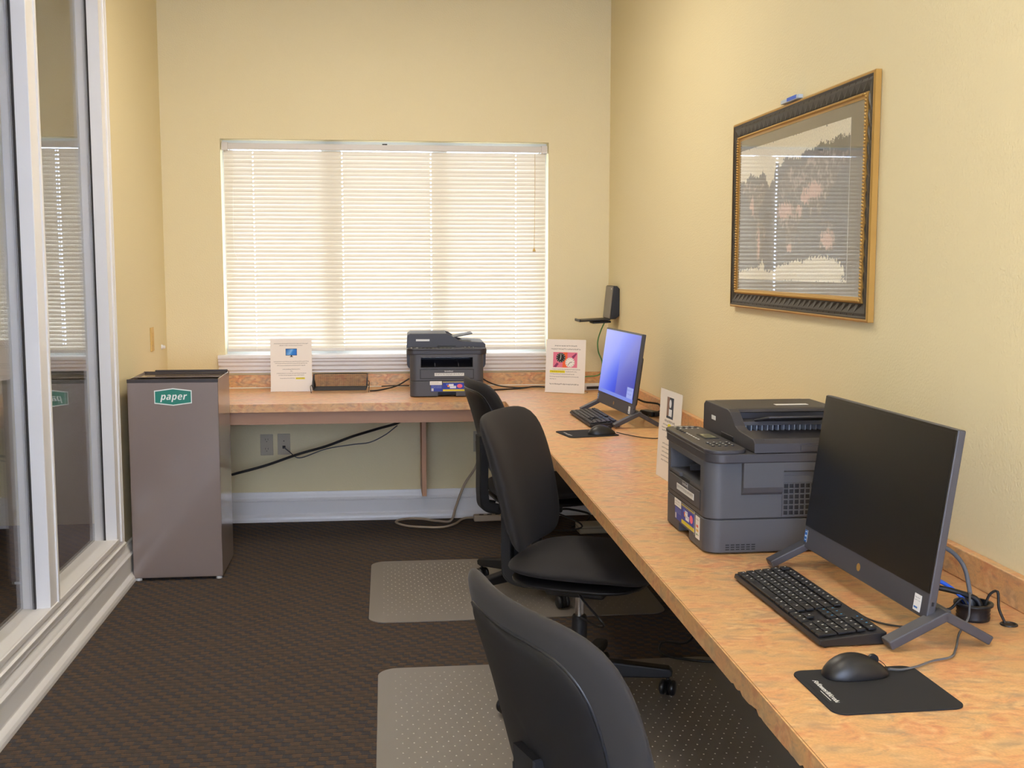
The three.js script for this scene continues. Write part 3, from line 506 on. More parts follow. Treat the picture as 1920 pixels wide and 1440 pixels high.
const chipTex = canvasTex(48, 96, (q, W, H) => { q.fillStyle = '#1464b4'; q.fillRect(0, 0, W, H); q.fillStyle = '#cfe2f4'; q.fillRect(8, 10, 26, 8); q.fillRect(6, 40, 34, 14); q.fillRect(10, 74, 28, 8); });
function computer(label, near, far, on) {
  // near / far: [x, depth] of the two lower corners; the screen faces -x
  const cx = (near[0] + far[0]) / 2, cd = (near[1] + far[1]) / 2, yaw = Math.atan2(near[0] - far[0], far[1] - near[1]);
  const c = thing('all_in_one_computer', label, 'computer', [cx, CY, -cd], -Math.PI / 2 + yaw);
  const W = 0.540, H = 0.342, lean = 0.138, tilt = new THREE.Group(); tilt.name = 'display_unit'; tilt.position.set(0, 0.048, 0); tilt.rotation.x = -lean; c.add(tilt);
  part('housing', rspan(-W / 2, W / 2, 0, H, -0.016, 0, 0.003), M.aioGrey, tilt);
  part('housing_bulge', at(RB(W * 0.72, H * 0.62, 0.03, 0.012), 0, 0.14, -0.032), M.plastic, tilt);
  const sy0 = 0.052, sy1 = H - 0.007, sw = W / 2 - 0.006;
  const sg = new THREE.PlaneGeometry(sw * 2, sy1 - sy0);
  part('screen_border', span(-W / 2 + 0.0015, W / 2 - 0.0015, sy0 - 0.004, H - 0.0015, -0.002, 0.0008), M.screenOff, tilt);
  part('screen', on ? at(sg, 0, (sy0 + sy1) / 2, 0.0013) : span(-sw, sw, sy0, sy1, 0, 0.0012), on ? screenOn : M.screenOff, tilt);
  if (on) { const l = new THREE.RectAreaLight(new THREE.Color(0.35, 0.42, 1.0), 0.35, sw * 2, sy1 - sy0); l.name = 'screen_light'; l.position.set(0, (sy0 + sy1) / 2, 0.004); l.rotation.y = Math.PI; tilt.add(l); }
  part('spec_sticker', B(0.024, 0.030, 0.0006), [M.white, M.white, M.white, M.white, face(specTex), M.white], tilt, [W / 2 - 0.036, 0.022, 0.0004]);
  part('chip_sticker', B(0.013, 0.026, 0.0006), [M.white, M.white, M.white, M.white, face(chipTex), M.white], tilt, [-W / 2 + 0.012, 0.026, 0.0004]);
  part('badge', new THREE.CircleGeometry(0.008, 16), M.gold, tilt, [0, 0.024, 0.0006]);
  part('side_port', B(0.001, 0.007, 0.004), M.prBlack, tilt, [W / 2 + 0.0004, 0.03, -0.008]);
  part('stand_bar', rspan(-W / 2 - 0.006, W / 2 + 0.006, 0.046, 0.066, -0.046, -0.024, 0.004), M.aioGrey, c);
  // A-shaped stand frames under both ends
  for (const s of [-1, 1]) {
    const leg = (z, y, z2) => { const a = V(0, y, z), b = V(0, 0.004, z2), L = a.distanceTo(b), g = RB(0.032, L + 0.01, 0.017, 0.003, 1); g.rotateX(Math.atan2(b.z - a.z, b.y - a.y) + Math.PI); g.translate(0, (a.y + b.y) / 2 + 0.002, (a.z + b.z) / 2); return g; };
    part('front_leg', leg(-0.030, 0.050, 0.070), M.aioGrey, c, [s * (W / 2 + 0.004), 0.007, 0]);
    part('rear_leg', leg(-0.030, 0.050, -0.112), M.aioGrey, c, [s * (W / 2 + 0.004), 0.007, 0]);
  }
  return c;
}
computer('all-in-one computer with a dark blank screen beside the printer', [0.940, 1.857], [0.917, 2.392], false);
computer('all-in-one computer with a lit blue screen near the window corner', [1.000, 4.566], [0.957, 5.103], true);

// ================================================================= keyboards
function keyboard(label, x, d, turn) {
  // local: long side along x, user side +z
  const k = thing('keyboard', label, 'keyboard', [x, CY, -d], turn);
  const W = 0.441, D = 0.127, tilt = 0.085;
  const q = new THREE.Shape([[-D / 2, 0.002], [D / 2 - 0.02, 0.002], [D / 2 - 0.012, 0.0], [D / 2, 0.006], [D / 2 - 0.002, 0.014], [-D / 2 + 0.004, 0.014 + (D - 0.006) * Math.tan(tilt)], [-D / 2, 0.012 + D * Math.tan(tilt)]].map(([z, y]) => new THREE.Vector2(-z, y)));
  const g = new THREE.ExtrudeGeometry(q, { depth: W - 0.004, bevelEnabled: true, bevelSize: 0.0015, bevelThickness: 0.002, bevelOffset: -0.0015, bevelSegments: 2 });
  g.translate(0, 0, -(W - 0.004) / 2); g.rotateY(Math.PI / 2);
  part('case', g, M.keyBase, k);
  const deck = new THREE.Group(); deck.name = 'key_deck'; deck.position.set(0, 0.0145, D / 2 - 0.002); deck.rotation.x = tilt; k.add(deck);
  const U = 0.01905, geos = new Map(), kg = (w, h = 1) => { const id = w + ':' + h; if (!geos.has(id)) { const b = RB(w * U - 0.0022, 0.0045, h * 0.0178 - 0.0022, 0.0012, 1); geos.set(id, b); } return geos.get(id); };
  const white = [], blue = [];
  const put = (u, row, w, h = 1, b = false) => { const px = -W / 2 + 0.008 + (u + w / 2) * U * 0.985, pz = -0.011 - row * 0.0182 - (h - 1) * 0.0089; part('key', kg(w, h), M.key, deck, [px, 0.0028, pz]); (b ? blue : white).push(span(px - 0.0035, px - 0.0008, 0.0051, 0.0053, pz - 0.004, pz - 0.0005)); };
  const rows = [[1.25, 1.25, 1.25, 6.25, 1.25, 1.25, 1.25, 1.25], [2.25, 1, 1, 1, 1, 1, 1, 1, 1, 1, 1, 2.75], [1.75, 1, 1, 1, 1, 1, 1, 1, 1, 1, 1, 1, 2.25], [1.5, 1, 1, 1, 1, 1, 1, 1, 1, 1, 1, 1, 1, 1.5], [1, 1, 1, 1, 1, 1, 1, 1, 1, 1, 1, 1, 1, 2]];
  rows.forEach((r, j) => { let u = 0; for (const w of r) { put(u, j, w); u += w; } });
  for (let i = 0; i < 13; i++) put(i * 1.1 + (i > 0 ? 0.6 : 0), 5.15, 1);
  for (let i = 0; i < 3; i++) { put(15.25 + i, 0, 1); put(15.25 + i, 3, 1, 1, true); put(15.25 + i, 4, 1, 1, true); } put(16.25, 1, 1);
  put(18.45, 0, 2); put(20.45, 0, 1); for (let j = 1; j < 5; j++) for (let i = 0; i < 3; i++) put(18.45 + i, j, 1); put(21.45, 0, 1, 2); put(21.45, 2, 1, 2); put(21.45, 4, 1);
  for (let i = 0; i < 4; i++) put(18.45 + i, 5.15, 1, 1, i < 3);
  part('key_legends', merge(white), M.ink, deck).userData.kind = 'stuff'; part('blue_key_legends', merge(blue), M.inkBlue, deck).userData.kind = 'stuff';
  return k;
}
keyboard('black keyboard with small white legends in front of the dark screen', 0.806, 2.090, -Math.PI / 2 + 0.038);
keyboard('black keyboard in front of the lit blue screen', 0.888, 4.803, -Math.PI / 2 + 0.03);

// ================================================================= mouse pads and mice
const padLogo = canvasTex(256, 64, (q, W, H) => {
  q.clearRect(0, 0, W, H); q.fillStyle = '#1d1c1e'; q.fillRect(0, 0, W, H); q.fillStyle = '#e6e6e2'; q.font = 'italic bold 30px sans-serif'; q.save(); q.transform(1, 0, -0.2, 1, 10, 0); q.fillText('Fellowes', 4, 34); q.fillText('/Microban', 126, 34); q.restore(); q.fillRect(126, 44, 108, 3);
});
function mousePad(label, x, d, turn) {
  const p = thing('mouse_pad', label, 'mouse pad', [x, CY, -d], turn);
  part('pad', slab(rrShape(0.185, 0.212, 0.022), 0.003, 0.0008), M.mousePad, p);
  part('printed_mark', B(0.098, 0.0003, 0.024), [M.mousePad, M.mousePad, face(padLogo, 0.9), M.mousePad, M.mousePad, M.mousePad], p, [-0.0, 0.0031, 0.086]);
  return p;
}
// printed edge faces the room (local +z = world -x)
mousePad('black mouse pad with a white printed mark, by the dark screen', 0.766, 1.668, -Math.PI / 2 + 0.02);
mousePad('black mouse pad in front of the lit blue screen', 0.792, 4.425, -Math.PI / 2 + 0.2);
function mouse(label, x, d, turn) {
  const m = thing('mouse', label, 'mouse', [x, CY + 0.0032, -d], turn);
  // +x is the front (cable end)
  const body = pad(0.056, 0.031, 2.5, 0.036, 0.001, 2.2, (u, v, t) => { const f = (u + 0.056) / 0.112, hump = 0.55 + 0.45 * Math.cos((f - 0.38) * 2.6); const w = 1 - 0.10 * f; return [u, Math.max(0, t) * hump + (t < 0 ? 0 : 0.0015), v * w]; }, 40, 10);
  part('shell', body, M.mouse, m);
  part('button_seam', tube([[0.018, 0.0305, 0], [0.035, 0.0255, 0], [0.048, 0.0175, 0], [0.0545, 0.010, 0]], 0.0006, 10, 5), M.prBlack, m);
  part('scroll_wheel', at(cyl(0.009, 0.009, 0.006, 20), 0.030, 0.0245, 0, Math.PI / 2), M.plasticSatin, m);
  return m;
}
mouse('black mouse on the pad by the dark screen', 0.758, 1.728, 0.05);
mouse('black mouse on the pad by the blue screen', 0.845, 4.39, 0.05);

// ================================================================= framed map
{
  const zc = 3.370, yc = 1.587, w = 1.165, h = 0.628, f = thing('framed_map', 'world map print in a carved dark and gold frame', 'picture', [XR - 0.001, yc, -zc], -Math.PI / 2);
  // local: x right along the wall towards the camera, z out from the wall
  const moul = 0.060, th = 0.016;
  const LANDS = [
    [[4, 27], [11, 25], [18, 30], [25, 28], [29, 34], [27, 40], [23, 46], [21, 52], [23, 56], [19, 56], [15, 52], [12, 45], [8, 37], [3, 33]], [[20, 57], [25, 57], [30, 64], [29, 71], [25, 79], [23, 88], [21, 87], [20, 76], [18, 65]],
    [[42, 30], [47, 25], [52, 22], [60, 24], [68, 18], [78, 15], [88, 17], [99, 20], [99, 27], [93, 30], [90, 38], [85, 44], [81, 52], [78, 58], [75, 50], [71, 58], [67, 49], [62, 46], [57, 43], [52, 41], [46, 42], [42, 38]],
    [[42, 46], [48, 43], [53, 45], [58, 46], [60, 54], [64, 57], [60, 65], [57, 76], [53, 82], [50, 76], [49, 65], [43, 60], [40, 53]], [[59, 47], [63, 48], [66, 53], [62, 57], [59, 51]],
    [[79, 70], [83, 66], [87, 65], [91, 70], [92, 77], [88, 81], [84, 78], [79, 78]], [[78, 60], [86, 62], [92, 66], [86, 65], [79, 63]], [[61, 68], [63, 67], [63, 74], [61, 75]]];
  const WHITES = [[[-1, -1], [101, -1], [101, 11], [92, 9], [85, 12], [78, 10], [72, 14], [66, 12], [60, 17], [54, 15], [47, 13], [43, 20], [39, 16], [36, 27], [32, 33], [29, 27], [26, 20], [20, 24], [12, 20], [6, 25], [-1, 23]], [[-1, 95], [8, 93], [16, 91], [22, 92], [27, 85], [29, 93], [36, 94], [44, 89], [52, 88], [60, 86], [66, 87], [74, 84], [84, 84], [92, 86], [97, 90], [99, 94], [96, 98], [101, 98], [101, 101], [-1, 101]]];
  const inside = (p, x, y) => { let r = false; for (let i = 0, j = p.length - 1; i < p.length; j = i++) { const [a, b2] = p[i], [c2, d2] = p[j]; if ((b2 > y) !== (d2 > y) && x < (c2 - a) * (y - b2) / (d2 - b2) + a) r = !r; } return r; };
  const DRY = [[48, 51, 7, 5.5], [61, 52, 2.6, 4], [53, 78, 2, 4], [85, 73, 5, 5.5], [73, 40, 7, 5], [14, 46, 2, 7], [66, 44, 4, 4], [22, 74, 1.2, 12]];
  const mapTex = dataTex(1024, 480, (u, v0) => {
    const v = 1 - v0, n1 = noise2(u * 40, v * 19), n2 = noise2(u * 110 + 5, v * 52), n3 = noise2(u * 14 + 9, v * 7), x = u * 100 + n1 * 0.9 + n2 * 0.5, y = v * 100 + noise2(u * 44 + 30, v * 20) * 1.8 + n2 * 0.9;
    let c = [66 + 8 * n3, 70 + 8 * n3, 82 + 8 * n3];
    if (WHITES.some((p) => inside(p, x, y))) c = [226, 220, 202];
    else if (LANDS.some((p) => inside(p, x, y))) {
      c = [88 + 16 * n1, 80 + 13 * n1, 80 + 12 * n1]; const hi = clamp(n3 * 0.9 + n1 * 0.6 + (y < 32 ? 0.25 : -0.1)); c = c.map((k, i) => mix(k, [168, 150, 150][i], hi * 0.8));
      for (const [dx, dy, rx, ry] of DRY) { const t = clamp(1.35 - Math.hypot((x - dx) / rx, (y - dy) / ry) + 0.25 * n1) ; c = c.map((k, i) => mix(k, [206, 168, 160][i], Math.min(1, t * 1.6) * 0.9)); }
    }
    const s = 1 + 0.05 * n2; return c.map((k) => k * s);
  }, true);
  part('backing', span(-w / 2 + 0.01, w / 2 - 0.01, -h / 2 + 0.01, h / 2 - 0.01, 0.001, 0.008), M.frameDark, f);
  part('mat_board', span(-w / 2 + moul, w / 2 - moul, -h / 2 + moul, h / 2 - moul, 0.008, 0.0105), M.mat, f);
  part('map_print', B(0.940, 0.438, 0.001), [M.paper, M.paper, M.paper, M.paper, face(mapTex, 0.6), M.paper], f, [-0.042, 0.0, 0.0108]);
  part('glass', span(-w / 2 + moul, w / 2 - moul, -h / 2 + moul, h / 2 - moul, 0.0118, 0.0124), M.glass, f);
  const prof = [[0, 0.001], [0, th], [0.006, th + 0.003], [0.011, th], [0.018, th + 0.001], [moul - 0.016, th - 0.006], [moul - 0.014, 0.001]];
  function rail(len, mat, pr) { // mitred: outer edge at y = 0, inward +y, out +z
    const pos = [], n = pr.length; for (const s of [-1, 1]) for (const [i, o] of pr) pos.push(s * (len / 2 - i), i, o);
    const idx = []; for (let k = 0; k < n; k++) { const a = k, b = (k + 1) % n; idx.push(a, b, n + a, b, n + b, n + a); } const g = new THREE.BufferGeometry(); g.setAttribute('position', new THREE.Float32BufferAttribute(pos, 3)); g.setIndex(idx); const q = g.toNonIndexed(); q.computeVertexNormals(); return metric(q);
  }
  const inner = [[moul - 0.016, 0.002], [moul - 0.016, th - 0.002], [moul - 0.011, th + 0.001], [moul - 0.005, th - 0.003], [moul, 0.0125], [moul, 0.002]], edge = [[-0.0035, 0.001], [-0.0035, th], [0.0005, th + 0.003], [0.004, th + 0.003], [0.005, 0.001]];
  const ridge = new THREE.BufferGeometry(); { const L = 0.031, q = 0.019; ridge.setAttribute('position', new THREE.Float32BufferAttribute([-q, 0, 0, q, 0, 0, q + 0.026, L, 0, -q + 0.026, L, 0, -q * 0.2, 0.001, 0.0055, q * 0.2 + 0.026, L - 0.001, 0.003], 3)); ridge.setIndex([0, 1, 4, 1, 2, 5, 1, 5, 4, 2, 3, 5, 3, 0, 4, 3, 4, 5]); }
  const ridgeG = (() => { const g = ridge.toNonIndexed(); g.computeVertexNormals(); return metric(g); })();
  for (const [len, x, y, r] of [[w, 0, -h / 2, 0], [w, 0, h / 2, Math.PI], [h, -w / 2, 0, -Math.PI / 2], [h, w / 2, 0, Math.PI / 2]]) {
    const g = part('frame_rail', rail(len, null, prof), M.frameDark, f, [x, y, 0], [0, 0, r]);
    part('gold_edge', rail(len, null, edge), M.gold, g); part('gold_inner_edge', rail(len, null, inner), M.gold, g);
    const nb = Math.floor((len - 2 * moul) / 0.0085), bead = new THREE.SphereGeometry(0.0042, 6, 5), beads = []; for (let k = 0; k < nb; k++) beads.push(at(bead, -len / 2 + moul - 0.008 + (k + 0.5) * (len - 2 * moul + 0.016) / nb, moul - 0.0105, th + 0.0015));
    const bd = part('bead_trim', merge(beads), M.gold, g); bd.userData.kind = 'stuff';
    const nr = Math.round((len - 0.08) / 0.0415); for (let k = 0; k < nr; k++) part('carved_ridge', ridgeG, M.frameDark, g, [-len / 2 + 0.036 + (k + 0.1) * (len - 0.09) / nr, 0.0105, th - 0.004]);
  }
}
// ---- small objects fixed to the walls
{
  const l = thing('small_level', 'small blue and silver bar lying on top of the frame', 'level', [XR - 0.018, 1.9065, -3.38], Math.PI / 2);
  part('bar', rspan(-0.075, 0.075, 0, 0.012, -0.008, 0.008, 0.002), std({ color: '#b9c6d2', roughness: 0.35 }), l); part('blue_band', span(-0.06, 0.02, 0.002, 0.0125, -0.0083, 0.0083), M.cableBlue, l);
}
function outlet(label, x, y, kind) {
  const o = thing('wall_outlet', label, 'outlet', [x, y, -DB], 0);
  part('plate', rspan(-0.034, 0.034, -0.058, 0.058, 0, 0.006, 0.002), M.plate, o);
  if (kind === 'power') for (const dy of [0.026, -0.026]) { const s = part('socket', at(cyl(0.017, 0.017, 0.003, 20), 0, dy, 0.0065, Math.PI / 2), M.plate, o); part('slots', merge([span(-0.008, -0.006, dy, dy + 0.009, 0.0075, 0.0085), span(0.006, 0.008, dy, dy + 0.009, 0.0075, 0.0085), span(-0.002, 0.002, dy - 0.01, dy - 0.006, 0.0075, 0.0085)]), M.slot, s); }
  else { part('jack', span(-0.008, 0.008, -0.024, -0.008, 0.006, 0.009), M.slot, o); part('screw', at(cyl(0.003, 0.003, 0.002, 10), 0, 0.018, 0.0065, Math.PI / 2), M.slot, o); }
}
outlet('beige two-socket power outlet plate under the window counter', -0.661, 0.430, 'power');
outlet('beige network jack plate beside the two-socket outlet', -0.568, 0.432, 'data');
outlet('beige outlet plate behind the chair by the window printer', 0.512, 0.43, 'power');
{
  const s = thing('switch_plate', 'yellow toned wall plate above the recycling bin', 'wall plate', [XL, 1.04, -5.89], Math.PI / 2);
  part('plate', rspan(-0.035, 0.035, -0.06, 0.06, 0, 0.006, 0.002), M.plateYellow, s); part('sockets', merge([span(-0.012, 0.012, 0.01, 0.034, 0.006, 0.008), span(-0.012, 0.012, -0.034, -0.01, 0.006, 0.008)]), M.plateYellow, s);
  const k = thing('wall_sensor', 'tiny pinkish white sensor on the wall above the bin', 'sensor', [XL, 0.983, -6.14], Math.PI / 2);
  part('base', at(cyl(0.012, 0.014, 0.006, 16), 0, 0, 0.003, Math.PI / 2), M.white, k); part('cap', at(new THREE.SphereGeometry(0.009, 14, 10), 0, 0, 0.012), M.white, k);
}
{
  // wall box with a fold-out black tray in the corner
  const b = thing('wall_box', 'grey wall-mounted box with black fold-out tray in the corner', 'wall box', [XR, 1.215, -6.055], -Math.PI / 2);
  // local: x towards the camera, z out from the wall
  const q = new THREE.Shape([[0.0, -0.070], [0.020, -0.088], [0.050, -0.090], [0.032, 0.088], [0.014, 0.088], [0.0, 0.072]].map((p) => new THREE.Vector2(...p)));
  const g = new THREE.ExtrudeGeometry(q, { depth: 0.19, bevelEnabled: true, bevelSize: 0.003, bevelThickness: 0.003, bevelOffset: -0.003, bevelSegments: 2 }); g.rotateY(-Math.PI / 2); g.translate(0.075, 0, 0);
  part('housing', g, M.plastic, b);
  part('face_panel', at(RB(0.186, 0.172, 0.004, 0.002), -0.02, 0, 0.0435, -0.101), std({ color: '#857d72', roughness: 0.5 }), b);
  part('badge', at(B(0.022, 0.007, 0.001), 0.045, 0.072, 0.0385, -0.101), M.ink, b);
  part('tray', merge([at(RB(0.16, 0.008, 0.165, 0.003), -0.02, -0.096, 0.128, 0.05), at(RB(0.10, 0.010, 0.10, 0.003), 0.0, -0.107, 0.09, 0.05), at(RB(0.163, 0.014, 0.008, 0.003), -0.02, -0.098, 0.209, 0.05)]), M.plastic, b);
}
single('green_cable', tube([[1.178, 1.11, -6.06], [1.160, 1.06, -6.08], [1.147, 1.0, -6.1], [1.155, 0.94, -6.12], [1.18, 0.88, -6.14], [1.17, 0.815, -6.15], [1.09, 0.80, -6.16], [1.03, 0.79, -6.16]], 0.0035, 60, 6), M.cableGreen, 'thin green network cable hanging from the wall box', 'cable');
{
  const s = thing('network_switch', 'small white network switch behind the clock sign', 'network switch', [1.095, CY, -6.03], 0.1);
  part('case', rspan(-0.085, 0.085, 0, 0.028, -0.05, 0.05, 0.004), M.white, s); part('port_strip', span(-0.035, 0.075, 0.006, 0.021, 0.0495, 0.051), M.slot, s);
}
// ---- cables on the counter
single('power_cable', tube([[-0.09, CY + 0.006, -6.02], [-0.05, CY + 0.006, -6.04], [0.05, CY + 0.02, -6.12], [0.12, CY + 0.05, -6.2]], 0.004, 30, 6), M.cableBlack, 'short black cable end beside the wire tray', 'cable');
single('power_cable', tube([[-0.03, CY + 0.010, -6.2], [0.04, CY + 0.012, -6.21], [0.12, CY + 0.012, -6.2]], 0.003, 20, 6), M.cableBlack, 'thin black cable along the backsplash behind the window printer', 'cable');
single('power_cable', tube([[0.49, CY + 0.08, -6.15], [0.53, CY + 0.045, -6.15], [0.60, CY + 0.015, -6.14], [0.70, CY + 0.006, -6.10], [0.80, CY + 0.006, -6.12], [0.92, CY + 0.006, -6.1]], 0.004, 40, 6), M.cableBlack, 'black cable dropping from the window printer to the counter', 'cable');
single('power_cable', tube([[0.50, CY + 0.0046, -5.98], [0.62, CY + 0.0046, -6.03], [0.72, CY + 0.006, -6.06], [0.80, CY + 0.012, -6.08], [0.92, CY + 0.006, -6.05]], 0.004, 40, 6), M.cableBlack, 'black cable lying flat between the window printer and clock sign', 'cable');
single('computer_cable', tube([[1.065, CY + 0.10, -4.72], [1.10, CY + 0.085, -4.75], [1.17, CY + 0.07, -4.78], [1.19, CY + 0.03, -4.85], [1.15, CY + 0.012, -4.92]], 0.004, 36, 6), M.cableBlack, 'black looped cable behind the blue screen', 'cable');
single('computer_cable', tube([[1.068, CY + 0.05, -4.70], [1.09, CY + 0.02, -4.74], [1.12, CY + 0.006, -4.82], [1.145, CY + 0.006, -4.87]], 0.004, 30, 6), M.cableBlack, 'black cable running to the power adapter behind the blue screen', 'cable');
{ const a = thing('power_adapter', 'black power adapter on the counter behind the blue screen', 'adapter', [1.165, CY, -4.93], 0.4); part('brick', rspan(-0.022, 0.022, 0, 0.024, -0.045, 0.045, 0.005), M.plastic, a); part('plug', rspan(-0.012, 0.012, 0.004, 0.02, 0.045, 0.062, 0.003), M.plasticSatin, a); }
single('mouse_cable', tube([[0.902, CY + 0.010, -4.385], [0.94, CY + 0.0045, -4.35], [0.985, CY + 0.004, -4.28], [1.03, CY + 0.004, -4.25], [1.09, CY + 0.004, -4.3]], 0.002, 36, 6), M.cableBlack, 'thin black mouse cable trailing from the mouse by the blue screen', 'cable');
single('mouse_cable', tube([[0.814, CY + 0.012, -1.725], [0.84, CY + 0.006, -1.735], [0.875, CY + 0.004, -1.752], [0.915, CY + 0.004, -1.775], [0.955, CY + 0.004, -1.79], [0.985, CY + 0.004, -1.83], [1.02, CY + 0.012, -1.885], [1.055, CY + 0.03, -1.92], [1.075, CY + 0.06, -1.955], [1.09, CY + 0.055, -1.98]], 0.0022, 70, 6), M.cableGrey, 'thin grey mouse cable trailing past the stand of the dark screen', 'cable');
single('keyboard_cable', tube([[0.878, CY + 0.018, -2.02], [0.90, CY + 0.006, -2.0], [0.93, CY + 0.004, -1.965], [0.97, CY + 0.006, -1.95], [1.0, CY + 0.02, -1.97]], 0.002, 30, 6), M.cableBlack, 'thin black keyboard cable passing under the dark screen', 'cable');
{
  const g = thing('cable_grommet', 'black cable grommet standing proud of the counter behind the dark computer', 'grommet', [1.108, CY, -2.0], 0);
  part('sleeve', new THREE.LatheGeometry([[0.027, 0], [0.030, 0], [0.031, 0.006], [0.029, 0.009], [0.031, 0.012], [0.029, 0.016], [0.031, 0.019], [0.030, 0.026], [0.036, 0.028], [0.036, 0.032], [0.027, 0.032], [0.027, 0]].map((p) => new THREE.Vector2(...p)), 36), M.plasticSatin, g);
  part('insert', at(cyl(0.0268, 0.0268, 0.004, 24), 0, 0.003, 0), M.prBlack, g);
  const h = thing('grommet_hole', 'dark cable hole in the counter by the backsplash', 'cable hole', [1.155, CY, -1.955], 0);
  part('ring', at(new THREE.TorusGeometry(0.014, 0.0022, 8, 20), 0, 0.001, 0, Math.PI / 2), M.plasticSatin, h); part('void', at(cyl(0.013, 0.013, 0.0012, 20), 0, 0.0008, 0), M.prBlack, h);
}
single('grey_cable', tube([[1.03, CY + 0.125, -2.08], [1.075, CY + 0.125, -2.06], [1.098, CY + 0.10, -2.03], [1.105, CY + 0.05, -2.01], [1.108, CY + 0.012, -2.005]], 0.0045, 40, 8), M.cableGrey, 'thick grey cable arching from the dark computer into the grommet', 'cable');
single('blue_cable', tube([[1.02, CY + 0.066, -2.07], [1.06, CY + 0.062, -2.05], [1.088, CY + 0.042, -2.02], [1.106, CY + 0.012, -1.998]], 0.0042, 30, 8), M.cableBlue, 'bright blue network cable entering the grommet', 'cable');
single('black_cable', tube([[1.01, CY + 0.055, -2.06], [1.05, CY + 0.052, -2.04], [1.09, CY + 0.045, -2.02], [1.115, CY + 0.036, -2.0], [1.124, CY + 0.012, -1.995]], 0.0055, 30, 8), M.cableBlack, 'thick black power cable entering the grommet', 'cable');
single('black_cable', tube([[1.0, CY + 0.045, -2.03], [1.03, CY + 0.024, -2.01], [1.06, CY + 0.02, -2.0], [1.085, CY + 0.04, -2.0], [1.098, CY + 0.012, -1.992]], 0.003, 30, 6), M.cableBlack, 'thin black cable sagging into the grommet', 'cable');
single('black_cable', tube([[1.118, CY + 0.012, -1.985], [1.127, CY + 0.055, -1.975], [1.136, CY + 0.062, -1.968], [1.138, CY + 0.03, -1.962], [1.148, CY + 0.004, -1.957]], 0.0026, 30, 6), M.cableBlack, 'small black cable loop above the grommet and counter hole', 'cable');

// ================================================================= under the counter and on the floor
single('hanging_cable', tube([[-0.83, 0.30, -6.1], [-0.65, 0.347, -6.1], [-0.476, 0.405, -6.1], [-0.33, 0.445, -6.1], [-0.191, 0.498, -6.08], [-0.06, 0.548, -6.0], [0.05, 0.60, -5.85], [0.09, 0.64, -5.75]], 0.007, 60, 8), M.cableBlack, 'thick black cable slung under the window counter', 'cable');
single('hanging_cable', tube([[-0.568, 0.416, -6.27], [-0.53, 0.40, -6.2], [-0.47, 0.385, -6.1], [-0.33, 0.432, -6.09], [-0.18, 0.455, -6.09], [-0.1, 0.465, -6.08], [-0.02, 0.51, -6.02], [0.05, 0.58, -5.9]], 0.003, 60, 6), M.cableGrey, 'thin grey network cable from the jack plate along the black cable', 'cable');
single('floor_cable', tube([[0.512, 0.40, -6.27], [0.49, 0.30, -6.24], [0.42, 0.20, -6.2], [0.37, 0.08, -6.17], [0.34, 0.012, -6.14], [0.27, 0.008, -6.16], [0.17, 0.008, -6.23], [0.08, 0.008, -6.225], [0.04, 0.008, -6.16], [0.10, 0.008, -6.06], [0.20, 0.008, -6.02], [0.29, 0.008, -6.01], [0.36, 0.008, -6.08], [0.42, 0.010, -6.2], [0.50, 0.012, -6.21]], 0.0065, 140, 8), M.cableBeige, 'beige cord looping on the carpet below the window counter', 'cord');
{ const s = thing('power_strip', 'beige power strip lying along the back baseboard', 'power strip', [0.60, 0, -6.17], 0.02); part('case', rspan(-0.13, 0.13, 0.002, 0.036, -0.025, 0.025, 0.006), M.cableBeige, s); for (let k = 0; k < 5; k++) part('socket', span(-0.10 + k * 0.045, -0.075 + k * 0.045, 0.036, 0.0375, -0.01, 0.01), M.slot, s); part('plug', rspan(0.08, 0.12, 0.036, 0.062, -0.012, 0.012, 0.004), M.white, s); }
{ const s = thing('floor_box', 'beige flat box on the floor in the window corner', 'box', [1.10, 0, -5.86], 0.05); part('case', rspan(-0.10, 0.10, 0.0, 0.045, -0.06, 0.06, 0.006), M.plate, s); part('cover_seam', span(-0.1005, 0.1005, 0.030, 0.032, -0.0605, 0.0605), M.slot, s); }
single('black_power_lead', tube([[0.86, 0.02, -6.0], [0.95, 0.07, -6.1], [1.03, 0.06, -6.12], [1.10, 0.05, -6.05], [1.06, 0.03, -5.96], [0.98, 0.012, -5.92]], 0.006, 50, 6), M.cableBlack, 'tangled black cord on the floor in the window corner', 'cord');
single('black_power_lead', tube([[1.16, 0.6, -3.85], [1.13, 0.3, -3.86], [1.08, 0.06, -3.9], [1.0, 0.03, -3.98], [0.98, 0.012, -3.92], [1.06, 0.012, -3.84], [1.16, 0.012, -3.8]], 0.005, 60, 6), M.cableBlack, 'black cord in shadow under the long counter', 'cord');

// chair mats: clear vinyl with a studded face
function chairMat(label, x0, x1, d0, d1) {
  const m = thing('chair_mat', label, 'chair mat', [(x0 + x1) / 2, 0, -(d0 + d1) / 2], 0), w = x1 - x0, d = d1 - d0;
  part('sheet', slab(rrShape(w, d, 0.07), 0.004, 0.0012, 10), M.chairMat, m);
  const stud = new THREE.CylinderGeometry(0.0016, 0.0028, 0.0012, 6, 1), list = [], nx = Math.floor((w - 0.1) / 0.034), nz = Math.floor((d - 0.1) / 0.034);
  for (let i = 0; i < nx; i++) for (let j = 0; j < nz; j++) list.push(at(stud, -w / 2 + 0.06 + i * 0.034 + (j % 2) * 0.017, 0.0046, -d / 2 + 0.06 + j * 0.034));
  const s = part('studs', merge(list), M.white, m); s.userData.kind = 'stuff'; s.material = M.chairMatStud;
}
M.chairMatStud = phy({ color: '#a59d93', roughness: 0.3 });
chairMat('clear studded chair mat under the chair by the blue screen', -0.083, 1.13, 4.41, 5.345);
chairMat('clear studded chair mat under the chair turned outward', -0.042, 1.18, 2.66, 3.89);

